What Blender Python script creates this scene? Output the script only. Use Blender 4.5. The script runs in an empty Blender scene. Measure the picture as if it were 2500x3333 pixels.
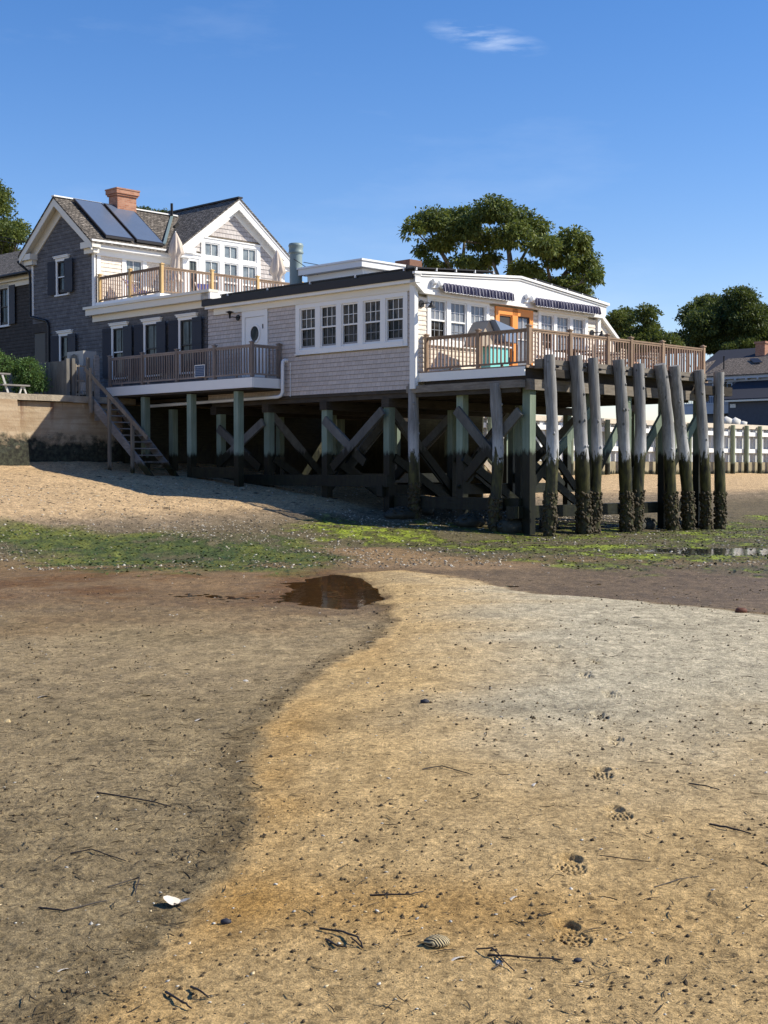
import bpy, math, random
import numpy as np
from mathutils import Vector, Matrix
random.seed(7); rng = np.random.default_rng(7)
R = math.radians
scn = bpy.context.scene; COL = scn.collection
# ---------------------------------------------------------------- camera, sky, sun, exposure
cd = bpy.data.cameras.new("camera"); co = bpy.data.objects.new("camera", cd); COL.objects.link(co)
cd.sensor_fit = 'VERTICAL'; cd.sensor_height = 36; cd.lens = 36*4400/3333.0
cd.clip_start = .05; cd.clip_end = 2500
co.location = (0, 0, 1.6); co.rotation_euler = (R(90-1.868), 0, 0); scn.camera = co
SUN_EL, SUN_PHI = 40.0, 0.0
sd = Vector((math.cos(R(SUN_EL))*math.cos(R(SUN_PHI)), math.cos(R(SUN_EL))*math.sin(R(SUN_PHI)), math.sin(R(SUN_EL))))
sl = bpy.data.lights.new("sun", 'SUN'); so = bpy.data.objects.new("sun", sl); COL.objects.link(so)
sl.energy = 5.0; sl.angle = R(.5); sl.color = (1, .92, .77)
so.rotation_euler = sd.to_track_quat('Z', 'Y').to_euler(); so.location = (30, 10, 40)
w = bpy.data.worlds.new("World"); scn.world = w; w.use_nodes = True
nt = w.node_tree; nt.nodes.clear()
def wn(t, **k):
    n = nt.nodes.new(t)
    for a, v in k.items(): setattr(n, a, v)
    return n
sky = wn('ShaderNodeTexSky', sky_type='NISHITA', sun_disc=False, sun_elevation=R(SUN_EL), sun_rotation=R(90-SUN_PHI),
         air_density=1.0, dust_density=.0, ozone_density=3.2, altitude=0)
bg = wn('ShaderNodeBackground'); bg.inputs[1].default_value = .112
out = wn('ShaderNodeOutputWorld')
tc = wn('ShaderNodeTexCoord')
mp = wn('ShaderNodeMapping'); mp.inputs['Scale'].default_value = (2.2, 2.2, 9.0); mp.inputs['Rotation'].default_value = (0, R(-14), 0)
nz = wn('ShaderNodeTexNoise'); nz.inputs['Scale'].default_value = 1.5; nz.inputs['Detail'].default_value = 7; nz.inputs['Roughness'].default_value = .62
rp = wn('ShaderNodeValToRGB'); rp.color_ramp.elements[0].position = .56; rp.color_ramp.elements[1].position = .95
rp.color_ramp.elements[0].color = (0, 0, 0, 1); rp.color_ramp.elements[1].color = (.14, .14, .14, 1)
mx = wn('ShaderNodeMixRGB'); mx.inputs[2].default_value = (7.0, 7.6, 8.4, 1)
nt.links.new(tc.outputs['Generated'], mp.inputs[0]); nt.links.new(mp.outputs[0], nz.inputs['Vector'])
nt.links.new(nz.outputs['Fac'], rp.inputs[0])
# one brighter wisp of cirrus: stretched noise kept inside a soft patch of sky directions
vm = wn('ShaderNodeMapping'); vm.vector_type = 'POINT'; vm.inputs['Location'].default_value = (-.0714, -.952, -.299)
vq = wn('ShaderNodeMapping'); vq.inputs['Rotation'].default_value = (0, R(-11), 0); vr = wn('ShaderNodeMapping'); vr.inputs['Scale'].default_value = (26, 0, 120)
ln = wn('ShaderNodeVectorMath', operation='LENGTH'); mr = wn('ShaderNodeMapRange')
mr.inputs[1].default_value = 0; mr.inputs[2].default_value = 1.2; mr.inputs[3].default_value = 1; mr.inputs[4].default_value = 0
nz2 = wn('ShaderNodeTexNoise'); nz2.inputs['Scale'].default_value = 22; nz2.inputs['Detail'].default_value = 8; nz2.inputs['Roughness'].default_value = .6
mp2 = wn('ShaderNodeMapping'); mp2.inputs['Scale'].default_value = (1, 1, 6); mp2.inputs['Rotation'].default_value = (0, R(10), 0)
pw = wn('ShaderNodeMath', operation='MULTIPLY'); pw2 = wn('ShaderNodeMath', operation='MULTIPLY'); pw2.inputs[1].default_value = .6
ad = wn('ShaderNodeMath', operation='ADD'); ad.use_clamp = True
L = nt.links.new
L(tc.outputs['Generated'], vm.inputs[0]); L(vm.outputs[0], vq.inputs[0]); L(vq.outputs[0], vr.inputs[0]); L(vr.outputs[0], ln.inputs[0]); L(ln.outputs['Value'], mr.inputs[0])
L(tc.outputs['Generated'], mp2.inputs[0]); L(mp2.outputs[0], nz2.inputs['Vector'])
L(mr.outputs[0], pw.inputs[0]); nr = wn('ShaderNodeMapRange'); nr.inputs[1].default_value = .42; nr.inputs[2].default_value = .72; L(nz2.outputs['Fac'], nr.inputs[0]); L(nr.outputs[0], pw.inputs[1]); L(pw.outputs[0], pw2.inputs[0])
L(rp.outputs[0], ad.inputs[0]); L(pw2.outputs[0], ad.inputs[1])
tint = wn('ShaderNodeMixRGB', blend_type='MULTIPLY'); tint.inputs[0].default_value = 1; tint.inputs[2].default_value = (1.16, .98, 1.02, 1)
hs = wn('ShaderNodeHueSaturation'); hs.inputs['Saturation'].default_value = 1.30; hs.inputs['Hue'].default_value = .505; L(sky.outputs[0], hs.inputs['Color']); L(hs.outputs[0], tint.inputs[1]); L(tint.outputs[0], mx.inputs[1]); L(ad.outputs[0], mx.inputs[0])
L(mx.outputs[0], bg.inputs[0]); L(bg.outputs[0], out.inputs[0])
scn.view_settings.view_transform = 'Standard'; scn.view_settings.look = 'None'
scn.view_settings.exposure = 0.5; scn.view_settings.gamma = 1
scn.cycles.max_bounces = 6; scn.cycles.diffuse_bounces = 3; scn.cycles.transparent_max_bounces = 6

# ---------------------------------------------------------------- frames and helpers
# building frame: x = b (along the sea front, away to the right), y = a (back along the shaded side), z up
TH = math.atan(4500/4400.0*math.cos(R(1.868)))
DB = Vector((math.cos(TH), math.sin(TH), 0)); DA = Vector((-math.sin(TH), math.cos(TH), 0))
C0 = Vector((0.86004, 38.27659, 0))
def Wp(b, a, z=0): return C0 + DB*b + DA*a + Vector((0, 0, z))
def ab(X, Y):
    dx = X-C0.x; dy = Y-C0.y
    return dx*DB.x+dy*DB.y, dx*DA.x+dy*DA.y      # b, a
OFF = {}
def tag(o, label=None, cat=None, group=None, kind=None):
    if label: o['label'] = label
    if cat: o['category'] = cat
    if group: o['group'] = group
    if kind: o['kind'] = kind
    return o
def place(o, org, frame):
    if frame: o.location = Wp(*org); o.rotation_euler = (0, 0, TH)
    else: o.location = org
def thing(name, label, cat, org=(0, 0, 0), frame=1, group=None):
    o = bpy.data.objects.new(name, None); COL.objects.link(o); o.empty_display_size = .3
    place(o, org, frame); OFF[o.name] = Vector(org)
    return tag(o, label, cat, group)
class MB:
    def __init__(s): s.v = []; s.f = []; s.sm = []
    def add(s, vs, fs, smooth=False):
        n = len(s.v); s.v += [tuple(v) for v in vs]; s.f += [tuple(i+n for i in f) for f in fs]; s.sm += [smooth]*len(fs); return s
    def box(s, x0, x1, y0, y1, z0, z1):
        return s.add([(x0,y0,z0),(x1,y0,z0),(x1,y1,z0),(x0,y1,z0),(x0,y0,z1),(x1,y0,z1),(x1,y1,z1),(x0,y1,z1)],
                     [(0,3,2,1),(4,5,6,7),(0,1,5,4),(1,2,6,5),(2,3,7,6),(3,0,4,7)])
    def quad(s, *p): return s.add(p, [tuple(range(len(p)))])
    def prism(s, poly, off):      # poly: 3-D points, extruded by vector off
        n = len(poly); off = Vector(off); P = [Vector(p) for p in poly]; Q = [p+off for p in P]
        return s.add(P+Q, [tuple(range(n-1, -1, -1)), tuple(range(n, 2*n))]+[(i, (i+1) % n, n+(i+1) % n, n+i) for i in range(n)])
    def bar(s, p, q, wd, ht, up=(0, 0, 1)):
        p = Vector(p); q = Vector(q); d = (q-p).normalized(); u = Vector(up)
        sx = d.cross(u)
        if sx.length < 1e-4: sx = d.cross(Vector((1, 0, 0)))
        sx.normalize(); u = sx.cross(d).normalized(); a = sx*wd/2; b = u*ht/2
        return s.add([p-a-b, p+a-b, p+a+b, p-a+b, q-a-b, q+a-b, q+a+b, q-a+b],
                     [(0,1,2,3),(7,6,5,4),(0,4,5,1),(1,5,6,2),(2,6,7,3),(3,7,4,0)])
    def tube(s, pts, rad, n=8, cap=True, smooth=True, jit=0):
        pts = [Vector(p) for p in pts]; m = len(pts)
        if not hasattr(rad, '__len__'): rad = [rad]*m
        vs = []; ref = None
        for i, p in enumerate(pts):
            d = (pts[min(i+1, m-1)]-pts[max(i-1, 0)]).normalized()
            if ref is None: ref = d.cross(Vector((0, 0, 1)) if abs(d.z) < .9 else Vector((1, 0, 0)))
            ref = (ref-d*ref.dot(d)).normalized(); bi = d.cross(ref)
            for k in range(n):
                t = 2*math.pi*k/n; r = rad[i]*(1+random.uniform(-jit, jit)); vs.append(p+(ref*math.cos(t)+bi*math.sin(t))*r)
        fs = [(i*n+k, i*n+(k+1) % n, (i+1)*n+(k+1) % n, (i+1)*n+k) for i in range(m-1) for k in range(n)]
        s.add(vs, fs, smooth)
        if cap: s.add(vs[:n], [tuple(range(n-1, -1, -1))]); s.add(vs[-n:], [tuple(range(n))])
        return s
    def lathe(s, c, prof, n=16):     # prof: list (r, z)
        return s.tube([(c[0], c[1], c[2]+z) for r, z in prof], [r for r, z in prof], n)
    def blob(s, c, r, seg=2, jit=.2):
        import bmesh
        bm = bmesh.new(); bmesh.ops.create_icosphere(bm, subdivisions=seg, radius=1)
        vs = [(c[0]+v.co.x*r[0]*(1+random.uniform(-jit, jit)), c[1]+v.co.y*r[1]*(1+random.uniform(-jit, jit)), c[2]+v.co.z*r[2]*(1+random.uniform(-jit, jit))) for v in bm.verts]
        fs = [tuple(v.index for v in f.verts) for f in bm.faces]; bm.free()
        return s.add(vs, fs, True)
    def mesh(s, name, m, o=(0, 0, 0)):
        me = bpy.data.meshes.new(name); o = Vector(o)
        me.from_pydata([tuple(Vector(v)-o) for v in s.v], [], s.f); me.materials.append(m)
        me.polygons.foreach_set('use_smooth', s.sm); me.update()
        import bmesh
        bm = bmesh.new(); bm.from_mesh(me); bmesh.ops.recalc_face_normals(bm, faces=bm.faces); bm.to_mesh(me); bm.free()
        return me
    def part(s, name, m, parent, label=None):
        r = parent
        while r.name not in OFF: r = r.parent
        ob = bpy.data.objects.new(name, s.mesh(name, m, OFF[r.name])); COL.objects.link(ob); ob.parent = parent
        if label: ob['label'] = label
        return ob
    def solo(s, name, m, label, cat, org=(0, 0, 0), frame=1, group=None, kind=None):
        ob = bpy.data.objects.new(name, s.mesh(name, m, org)); COL.objects.link(ob); place(ob, org, frame); OFF[ob.name] = Vector(org)
        return tag(ob, label, cat, group, kind)
def link_copy(o, parent=None, loc=None):
    c = o.copy(); COL.objects.link(c)
    if parent is not None: c.parent = parent
    if loc is not None: c.location = loc
    return c
def copy_thing(o, org, frame=1, label=None, rz=None):
    c = link_copy(o); place(c, org, frame); OFF[c.name] = Vector(org)
    if rz is not None: c.rotation_euler.z = rz
    if label: c['label'] = label
    for ch in list(o.children):
        k = link_copy(ch, c)
        for g in ch.children: link_copy(g, k)
    return c
# ---------------------------------------------------------------- numpy noise
def vnoise(x, y, seed=0):
    xi = np.floor(x).astype(np.int64); yi = np.floor(y).astype(np.int64); xf = x-xi; yf = y-yi
    def h(a, b):
        n = (a*374761393+b*668265263+seed*974634777) & 0xffffffff
        n = ((n ^ (n >> 13))*1274126177) & 0xffffffff
        return ((n ^ (n >> 16)) & 0xffff)/65535.0
    u = xf*xf*(3-2*xf); v = yf*yf*(3-2*yf)
    return (h(xi, yi)*(1-u)+h(xi+1, yi)*u)*(1-v)+(h(xi, yi+1)*(1-u)+h(xi+1, yi+1)*u)*v
def fbm(x, y, o=4, seed=0, g=.5):
    s = 0; a = 1; t = 0
    for i in range(o): s = s+a*vnoise(x*2**i+i*17.3, y*2**i-i*9.1, seed+i); t += a; a *= g
    return s/t-.5
def sstep(x, a, b):
    t = np.clip((x-a)/(b-a), 0, 1); return t*t*(3-2*t)
def poly_sd(X, Y, P):            # signed distance to polygon, positive inside
    P = np.array(P, float); n = len(P); d = np.full(X.shape, 1e9); ins = np.zeros(X.shape, bool)
    for i in range(n):
        x0, y0 = P[i]; x1, y1 = P[(i+1) % n]; ex, ey = x1-x0, y1-y0
        t = np.clip(((X-x0)*ex+(Y-y0)*ey)/(ex*ex+ey*ey), 0, 1)
        d = np.minimum(d, np.hypot(X-x0-t*ex, Y-y0-t*ey))
        c = ((y0 > Y) != (y1 > Y)); xx = x0+(Y-y0)/(y1-y0 if y1 != y0 else 1e-9)*ex; ins ^= c & (X < xx)
    return np.where(ins, d, -d)
# ---------------------------------------------------------------- terrain
BAR = [(-.6,21.84),(-.23,20.3),(.08,16.97),(.14,14.87),(-.03,12.99),(-.37,10.84),(-.62,9.38),(-.72,8.27),(-.69,7.55),(-.61,6.49),(-.59,5.69),(-.65,5.14),(-.68,4.72),
       (-.71,4.42),(-.78,4.15),(-.84,3.84),(-1.1,2.5),(-2,-3),(30,-3),(30,9),(8,12.5),(4.14,14.54),(3.46,15.96),(2.92,17.07),(2.06,18.13),(1.18,20.67),(.26,22.3)]
FEET = [(.618,4.457,.12,1),(.729,5.251,-.05,1.05),(1.047,6.044,.06,.95),(1.106,6.857,-.1,1.05),(1.335,7.65,.1,.95),(1.344,8.439,0,1),(1.554,9.233,.1,.7),(1.509,10.088,0,1.1),(1.687,10.84,.1,.7),(1.496,11.753,0,.9)]
PROF_L = ([-60,-19,-15,-10,-6,-4.35,.38,3.7,6.55,9,11.6,13.2,60], [.0,0,-.075,-.09,-.14,-.2,.19,.69,1.03,1.3,1.52,1.82,1.9])
PROF_R = ([-60,-19,-15,-10,-4.35,4,12,22,60], [0,0,-.075,-.15,-.33,.05,.62,1.25,1.3])
def base_h(X, Y):
    dx = X-C0.x; dy = Y-C0.y; b = dx*DB.x+dy*DB.y; a = dx*DA.x+dy*DA.y
    hl = np.interp(a, *PROF_L); hr = np.interp(a, *PROF_R); t = sstep(b, 2, 13)
    return hl*(1-t)+hr*t, a, b
def bar_sd(X, Y):
    wx = X+.16*fbm(X*2.2, Y*1.3, 3, 5)*np.clip(Y/8, .4, 2); wy = Y+.3*fbm(X*1.7, Y*1.2, 3, 9)
    return poly_sd(wx, wy, BAR)
def height(X, Y, fine=True):
    h, a, b = base_h(X, Y); sd_ = bar_sd(X, Y); far = sstep(Y, 16, 30)
    h = h+.045*sstep(sd_, -.25, .9)*(1-sstep(Y, 19, 23)*.5)
    h = h+(.03*fbm(X*.45, Y*.45, 3, 21))*(1-.3*far)+.012*fbm(X*2.1, Y*2.1, 3, 33)
    chan = np.exp(-((Y-19.3)/3.4)**2)*(1-sstep(sd_, -.3, .3)); h = h-.030*chan*sstep(X, -7, -1)-.07*np.exp(-((X+.52+.4*fbm(X*1.5, Y*.8, 3, 401))/.52)**2-((Y-18.6)/2.6)**2)*(1-sstep(sd_, -.15, .15))+.026*fbm(X*1.1, Y*2.6, 5, 402, .6)*chan
    up = sstep(h, .35, .9); h = h-.035*np.exp(-((X-8)/2.6)**2-((Y-27.4)/1.5)**2); h = h+up*(.05*fbm(X*.9, Y*.9, 3, 77)+.03*fbm(X*3.5, Y*3.5, 2, 78))
    mid = sstep(h+.1, -.05, .3)*(1-up)*sstep(Y, 24, 30); h = h+mid*.05*fbm(X*5, Y*5, 3, 91)
    if fine:
        nr = 1-sstep(Y, 9, 16)
        h = h+(1-sstep(Y, 17, 26))*np.where(sd_ > 0, .011, .019)*fbm(X*7.5, Y*6.5, 2, 47)*(.35+.65*sstep(fbm(X*.8, Y*.8, 2, 48), -.2, .2)); h = h+nr*(.010*fbm(X*14, Y*14, 3, 41)+.008*fbm(X*45, Y*45, 2, 43)*(1-sstep(Y, 5, 9)))*np.where(sd_ > 0, .8, 1.15)
        for (fx, fy, r, s) in FEET:
            dx = X-fx; dy = Y-fy; m = (abs(dx) < .25) & (abs(dy) < .3)
            if not m.any(): continue
            c, q = math.cos(r), math.sin(r); u = dx*c+dy*q; v = -dx*q+dy*c
            e1 = 1-sstep(np.sqrt((u/.057)**2+((v+.05)/.085)**2), .86, 1.12)
            e2 = 1-sstep(np.sqrt(((u-.012)/.043)**2+((v-.085)/.06)**2), .84, 1.15)
            rim = np.exp(-((np.sqrt((u/.068)**2+((v-.0)/.15)**2)-1.05)/.13)**2)*.004
            lug = np.where((np.sin(u*300+np.sin(v*110)*1.3) > .1) & (np.sin(v*210+u*60) > -.35), 1, 0)
            bars = (np.sin(v*330) > 0)*1.0
            d = e1*(.004+.019*lug)+e2*(.007+.010*sstep(v, .04, .13)+.007*bars)
            h = h+s*(rim*(1-np.maximum(e1, e2))-1.25*np.maximum(d, 0))
    return h, a, b, sd_
def hz(x, y): return float(height(np.array([float(x)]), np.array([float(y)]), False)[0][0])
def hzw(b, a): p = Wp(b, a); return hz(p.x, p.y)

# ---------------------------------------------------------------- materials
class NT:
    def __init__(s, name, rough=.7, spec=.3):
        s.m = bpy.data.materials.new(name); s.m.use_nodes = True; s.t = s.m.node_tree; s.b = s.t.nodes['Principled BSDF']
        s.b.inputs['Roughness'].default_value = rough; s.b.inputs['Specular IOR Level'].default_value = spec
        s.tc = s.n('ShaderNodeTexCoord'); s.obj = s.tc.outputs['Object']
        s.geo = s.n('ShaderNodeNewGeometry'); s.pos = s.geo.outputs['Position']
    def n(s, t, **k):
        q = s.t.nodes.new(t)
        for a, v in k.items(): setattr(q, a, v)
        return q
    def l(s, a, b): s.t.links.new(a, b)
    def set(s, sock, v):
        if isinstance(v, bpy.types.NodeSocket): s.l(v, sock)
        elif isinstance(v, (tuple, list)) and len(v) == 3 and sock.type == 'RGBA': sock.default_value = (*v, 1)
        else: sock.default_value = v
    def map(s, v, sc=(1, 1, 1), loc=(0, 0, 0), rot=(0, 0, 0)):
        q = s.n('ShaderNodeMapping'); s.l(v, q.inputs[0]); q.inputs['Scale'].default_value = sc; q.inputs['Location'].default_value = loc; q.inputs['Rotation'].default_value = rot
        return q.outputs[0]
    def noise(s, v, sc, det=4, ro=.55, dist=0):
        q = s.n('ShaderNodeTexNoise'); s.l(v, q.inputs['Vector']); q.inputs['Scale'].default_value = sc; q.inputs['Detail'].default_value = det
        q.inputs['Roughness'].default_value = ro; q.inputs['Distortion'].default_value = dist; return q.outputs['Fac']
    def vor(s, v, sc, feat='F1', out='Distance'):
        q = s.n('ShaderNodeTexVoronoi', feature=feat); s.l(v, q.inputs['Vector']); q.inputs['Scale'].default_value = sc; return q.outputs[out]
    def rng(s, v, a, b, c=0, d=1):
        q = s.n('ShaderNodeMapRange'); s.set(q.inputs[0], v)
        for i, k in enumerate((a, b, c, d)): q.inputs[i+1].default_value = k
        return q.outputs[0]
    def mix(s, f, a, b, mode='MIX'):
        q = s.n('ShaderNodeMixRGB', blend_type=mode); s.set(q.inputs[0], f); s.set(q.inputs[1], a); s.set(q.inputs[2], b); return q.outputs[0]
    def math(s, op, a, b=0, clamp=False):
        q = s.n('ShaderNodeMath', operation=op, use_clamp=clamp); s.set(q.inputs[0], a); s.set(q.inputs[1], b); return q.outputs[0]
    def sep(s, v):
        q = s.n('ShaderNodeSeparateXYZ'); s.l(v, q.inputs[0]); return q.outputs
    def comb(s, x, y, z):
        q = s.n('ShaderNodeCombineXYZ'); s.set(q.inputs[0], x); s.set(q.inputs[1], y); s.set(q.inputs[2], z); return q.outputs[0]
    def attr(s, name):
        q = s.n('ShaderNodeAttribute', attribute_name=name); return q.outputs['Color']
    def bump(s, hgt, st=.5, dist=.01):
        q = s.n('ShaderNodeBump'); s.l(hgt, q.inputs['Height']); q.inputs['Strength'].default_value = st; q.inputs['Distance'].default_value = dist
        s.l(q.outputs[0], s.b.inputs['Normal'])
    def col(s, c): s.set(s.b.inputs['Base Color'], c); return s
    def rough(s, v): s.set(s.b.inputs['Roughness'], v); return s
def sc3(c, k): return tuple(x*k for x in c)
def plain(name, c, rough=.6, var=.12, scale=6, spec=.3, bump=0, metal=0, stretch=(1, 1, 1)):
    t = NT(name, rough, spec); v = t.map(t.obj, stretch); n = t.noise(v, scale, 5, .6)
    t.col(t.mix(n, sc3(c, 1-var*1.6), sc3(c, 1+var))); t.b.inputs['Metallic'].default_value = metal
    if bump: t.bump(t.noise(v, scale*6, 4), .6, bump)
    return t.m
def shingle(name, c1, c2, row=.13, wid=.14, mortar=None, var=.25, streak=.3, rough=.85, warm=None):
    t = NT(name, rough, .15); x, y, z = t.sep(t.obj); u = t.math('ADD', x, y)
    v = t.comb(u, z, 0); wob = t.noise(t.map(v, (1, 3, 1)), 2.3, 3)
    q = t.n('ShaderNodeTexBrick'); q.offset = .37; q.squash = .8; q.squash_frequency = 3
    t.l(v, q.inputs['Vector']); t.set(q.inputs['Color1'], c1); t.set(q.inputs['Color2'], c2); t.set(q.inputs['Mortar'], mortar or sc3(c1, .35))
    q.inputs['Scale'].default_value = 1; q.inputs['Mortar Size'].default_value = .0045; q.inputs['Bias'].default_value = 0
    q.inputs['Brick Width'].default_value = wid; q.inputs['Row Height'].default_value = row; q.inputs['Mortar Smooth'].default_value = .1
    st = t.noise(t.map(t.obj, (14, 14, 1.6)), 3.5, 5, .7)
    c = t.mix(t.rng(st, .35, .75, 0, streak), q.outputs['Color'], sc3(c1, .45))
    big = t.noise(t.obj, .7, 4)
    if warm: c = t.mix(t.rng(big, .42, .58), c, t.mix(1.0, c, warm, 'MULTIPLY'))
    c = t.mix(t.rng(big, .3, .7, 0, var), c, sc3(c2, .7)); t.col(c); t.bump(st, .5, .006)
    return t.m
def wood(name, c1, c2, grain=(30, 30, 1.5), rough=.8, tide=None, tides=.25, dark=(.008, .009, .007), olive=(.045, .045, .018), knots=False, bump=.006, spec=.25, green=None):
    t = NT(name, rough, spec); gr = t.noise(t.map(t.obj, grain), 1.0, 6, .65, .4); big = t.noise(t.obj, 1.3, 3)
    c = t.mix(t.rng(gr, .3, .7), c1, c2)
    c = t.mix(t.rng(big, .35, .7, 0, .4), c, sc3(c1, .6))
    if green: c = t.mix(t.rng(t.noise(t.pos, .9, 3), .4, .6, 0, .8), c, green)
    if knots:
        k = t.rng(t.vor(t.map(t.obj, (2.2, 2.2, 1.6)), 1.0), .05, .09, 1, 0); c = t.mix(k, c, (.02, .016, .012))
        ck = t.rng(t.noise(t.map(t.obj, (14, 14, .5)), 1.3, 3, .6), .62, .68, 0, .75); c = t.mix(ck, c, (.03, .028, .026))
    if tide is not None:
        z = t.sep(t.pos)[2]; zz = t.math('ADD', z, t.rng(t.noise(t.map(t.pos, (5, 5, 1.2)), 1.6, 5, .7), .25, .75, -tides, tides))
        lo = t.mix(t.rng(t.noise(t.map(t.pos, (6, 6, 2)), 1.5, 5), .35, .65), dark, olive)
        pale = t.mix(t.rng(zz, tide+.1, tide+.85, .65, 0), c, t.mix(.6, c2, (.66, .66, .68))) if knots else c
        c = t.mix(t.rng(zz, tide-.07, tide+.07), lo, pale)
        t.rough(t.rng(zz, tide-.1, tide+.1, .45, rough))
    oi = t.n('ShaderNodeObjectInfo'); k = t.rng(oi.outputs['Random'], 0, 1, .78, 1.16); c = t.mix(1.0, c, t.comb(k, k, k), 'MULTIPLY'); t.col(c); t.bump(gr, .7, bump); return t.m
M = {}
M['white'] = plain('white_paint', (.80, .80, .79), .5, .04, 1.2)
M['cream'] = plain('cream_trim', (.76, .72, .63), .5, .05, 1.2)
M['white_wall'] = plain('white_board', (.80, .79, .77), .55, .04, 2)
M['shingle_shaded'] = shingle('white_shingle_in_shade', (.50, .445, .415), (.60, .54, .505), .132, .19, mortar=(.25, .22, .21), var=.2, streak=.2)  # white shingle toned down so the colour carries the side wall's shade
M['shingle_lit'] = shingle('white_shingle_in_sun', (.74, .66, .56), (.84, .76, .66), .132, .19, mortar=(.45, .40, .34), var=.12, streak=.08)  # same white shingle, brightened and warmed in colour as if sunlit
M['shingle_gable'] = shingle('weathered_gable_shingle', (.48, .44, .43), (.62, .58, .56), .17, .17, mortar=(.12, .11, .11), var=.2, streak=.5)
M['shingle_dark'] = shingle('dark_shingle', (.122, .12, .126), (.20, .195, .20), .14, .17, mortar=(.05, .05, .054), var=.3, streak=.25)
M['shingle_brown'] = shingle('brown_shingle', (.06, .053, .048), (.095, .085, .078), .14, .17, mortar=(.025, .022, .022), var=.3, streak=.3)
def roofmat(name, c1, c2, slope=1.25):
    t = NT(name, .9, .12); x, y, z = t.sep(t.obj); u = t.math('ADD', x, y)
    return t, u, z
def roof(name, c1, c2, axis=0, dark=(.015, .013, .012)):
    t = NT(name, .9, .15); s = t.sep(t.obj); v = t.comb(s[axis], t.math('MULTIPLY', s[2], 1.0), 0)
    q = t.n('ShaderNodeTexBrick'); q.offset = .41; t.l(v, q.inputs['Vector']); t.set(q.inputs['Color1'], c1); t.set(q.inputs['Color2'], c2); t.set(q.inputs['Mortar'], dark)
    q.inputs['Scale'].default_value = 1; q.inputs['Mortar Size'].default_value = .012; q.inputs['Brick Width'].default_value = .16; q.inputs['Row Height'].default_value = .085
    n = t.noise(t.map(t.obj, (3, 3, 14)), 2.2, 6, .7); c = t.mix(t.rng(n, .42, .62), sc3(c1, .25), q.outputs['Color'])
    n2 = t.noise(t.map(t.obj, (1.5, 1.5, 8)), 3.2, 5, .7); c = t.mix(t.rng(n2, .56, .74, 0, .8), c, sc3(c2, 1.5)); t.col(c); t.bump(n, .8, .02); return t.m
M['roof_x'] = roof('weathered_roof_a', (.17, .15, .13), (.30, .265, .23), 0)
M['roof_y'] = roof('weathered_roof_b', (.22, .20, .175), (.38, .34, .30), 1)
M['roof_tan'] = roof('tan_roof', (.23, .19, .16), (.34, .29, .25), 1, (.05, .04, .035))
M['roof_slate'] = plain('slate_blue_roof', (.035, .037, .05), .8, .25, 9)
M['membrane'] = plain('dark_flat_roof', (.03, .028, .03), .6, .2, 2)
M['panel_grey'] = plain('bulkhead_panel', (.52, .53, .54), .6, .06, 2)  # greyed so the colour holds the shade of the recesses
M['sash_grey'] = plain('screened_sash', (.25, .26, .28), .6, .05)
M['solar'] = plain('solar_glass', (.022, .03, .05), .12, .2, 1.5, .8)
M['collector'] = plain('collector_glass', (.10, .13, .19), .25, .12, .8, .6)  # base colour lifted to stand for sun glare on the glass
M['frame_dark'] = plain('dark_metal', (.02, .018, .02), .45, .1)
M['black'] = plain('black_iron', (.012, .012, .014), .5, .1)
M['navy'] = plain('navy_paint', (.014, .017, .032), .55, .15, 4)
M['orange'] = plain('orange_paint', (.80, .30, .07), .5, .06, 3)
M['screen'] = plain('door_screen', (.045, .04, .038), .5, .1, 20)
M['brown_room'] = plain('interior', (.03, .025, .02), .8, .4, 1)
M['metal_green'] = plain('galvanised_green', (.19, .25, .25), .45, .1, 2, .5, stretch=(1, 1, .4))
M['brick'] = None
def brickm():
    t = NT('red_brick', .9, .2); x, y, z = t.sep(t.obj); v = t.comb(t.math('ADD', x, y), z, 0)
    q = t.n('ShaderNodeTexBrick'); t.l(v, q.inputs['Vector']); t.set(q.inputs['Color1'], (.36, .15, .09)); t.set(q.inputs['Color2'], (.50, .26, .17)); t.set(q.inputs['Mortar'], (.42, .30, .23))
    q.inputs['Scale'].default_value = 1; q.inputs['Mortar Size'].default_value = .008; q.inputs['Brick Width'].default_value = .21; q.inputs['Row Height'].default_value = .07
    n = t.noise(t.obj, 5, 5); t.col(t.mix(t.rng(n, .3, .8, 0, .5), q.outputs['Color'], (.20, .09, .06))); return t.m
M['brick'] = brickm()
def glass(name, c, var, sc=1.4, curtain=None, spec=.35):
    t = NT(name, .06, .5); n = t.noise(t.obj, sc, 3, .5, 1.0); c2 = t.mix(t.rng(n, .42, .6), sc3(c, 1-var), sc3(c, 1+var))
    if curtain:
        s = t.sep(t.obj); u = t.math('ADD', s[0], s[1]); st = t.noise(t.comb(t.math('MULTIPLY', u, 9), t.math('MULTIPLY', s[2], .4), 0), 1.0, 2)
        c2 = t.mix(t.rng(st, .48, .62), c2, curtain)
    t.col(c2); t.b.inputs['Specular IOR Level'].default_value = spec; return t.m
M['glass_dark'] = glass('dark_window_glass', (.030, .026, .022), .7, 2.5, None, .1)
M['glass_up'] = glass('brown_window_glass', (.06, .05, .04), .7, 2.2, (.10, .085, .07), .12)
M['glass_curtain'] = glass('curtain_window_glass', (.03, .036, .036), .6, 2, (.13, .145, .135), .2)
M['glass_lit'] = glass('bright_window_glass', (.20, .215, .245), .12, 2)  # paler pane colour stands for sunlit curtains behind
M['glass_bluegrey'] = glass('blue_window_glass', (.17, .20, .22), .2, 2, (.27, .29, .29))
M['rail'] = wood('cedar_rail', (.23, .155, .105), (.38, .27, .19), (18, 18, 3), bump=.002)
M['rail_grey'] = wood('shaded_cedar_rail', (.20, .165, .145), (.31, .255, .225), (18, 18, 3), bump=.002)  # same cedar, greyed in colour for the balcony's shade
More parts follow.
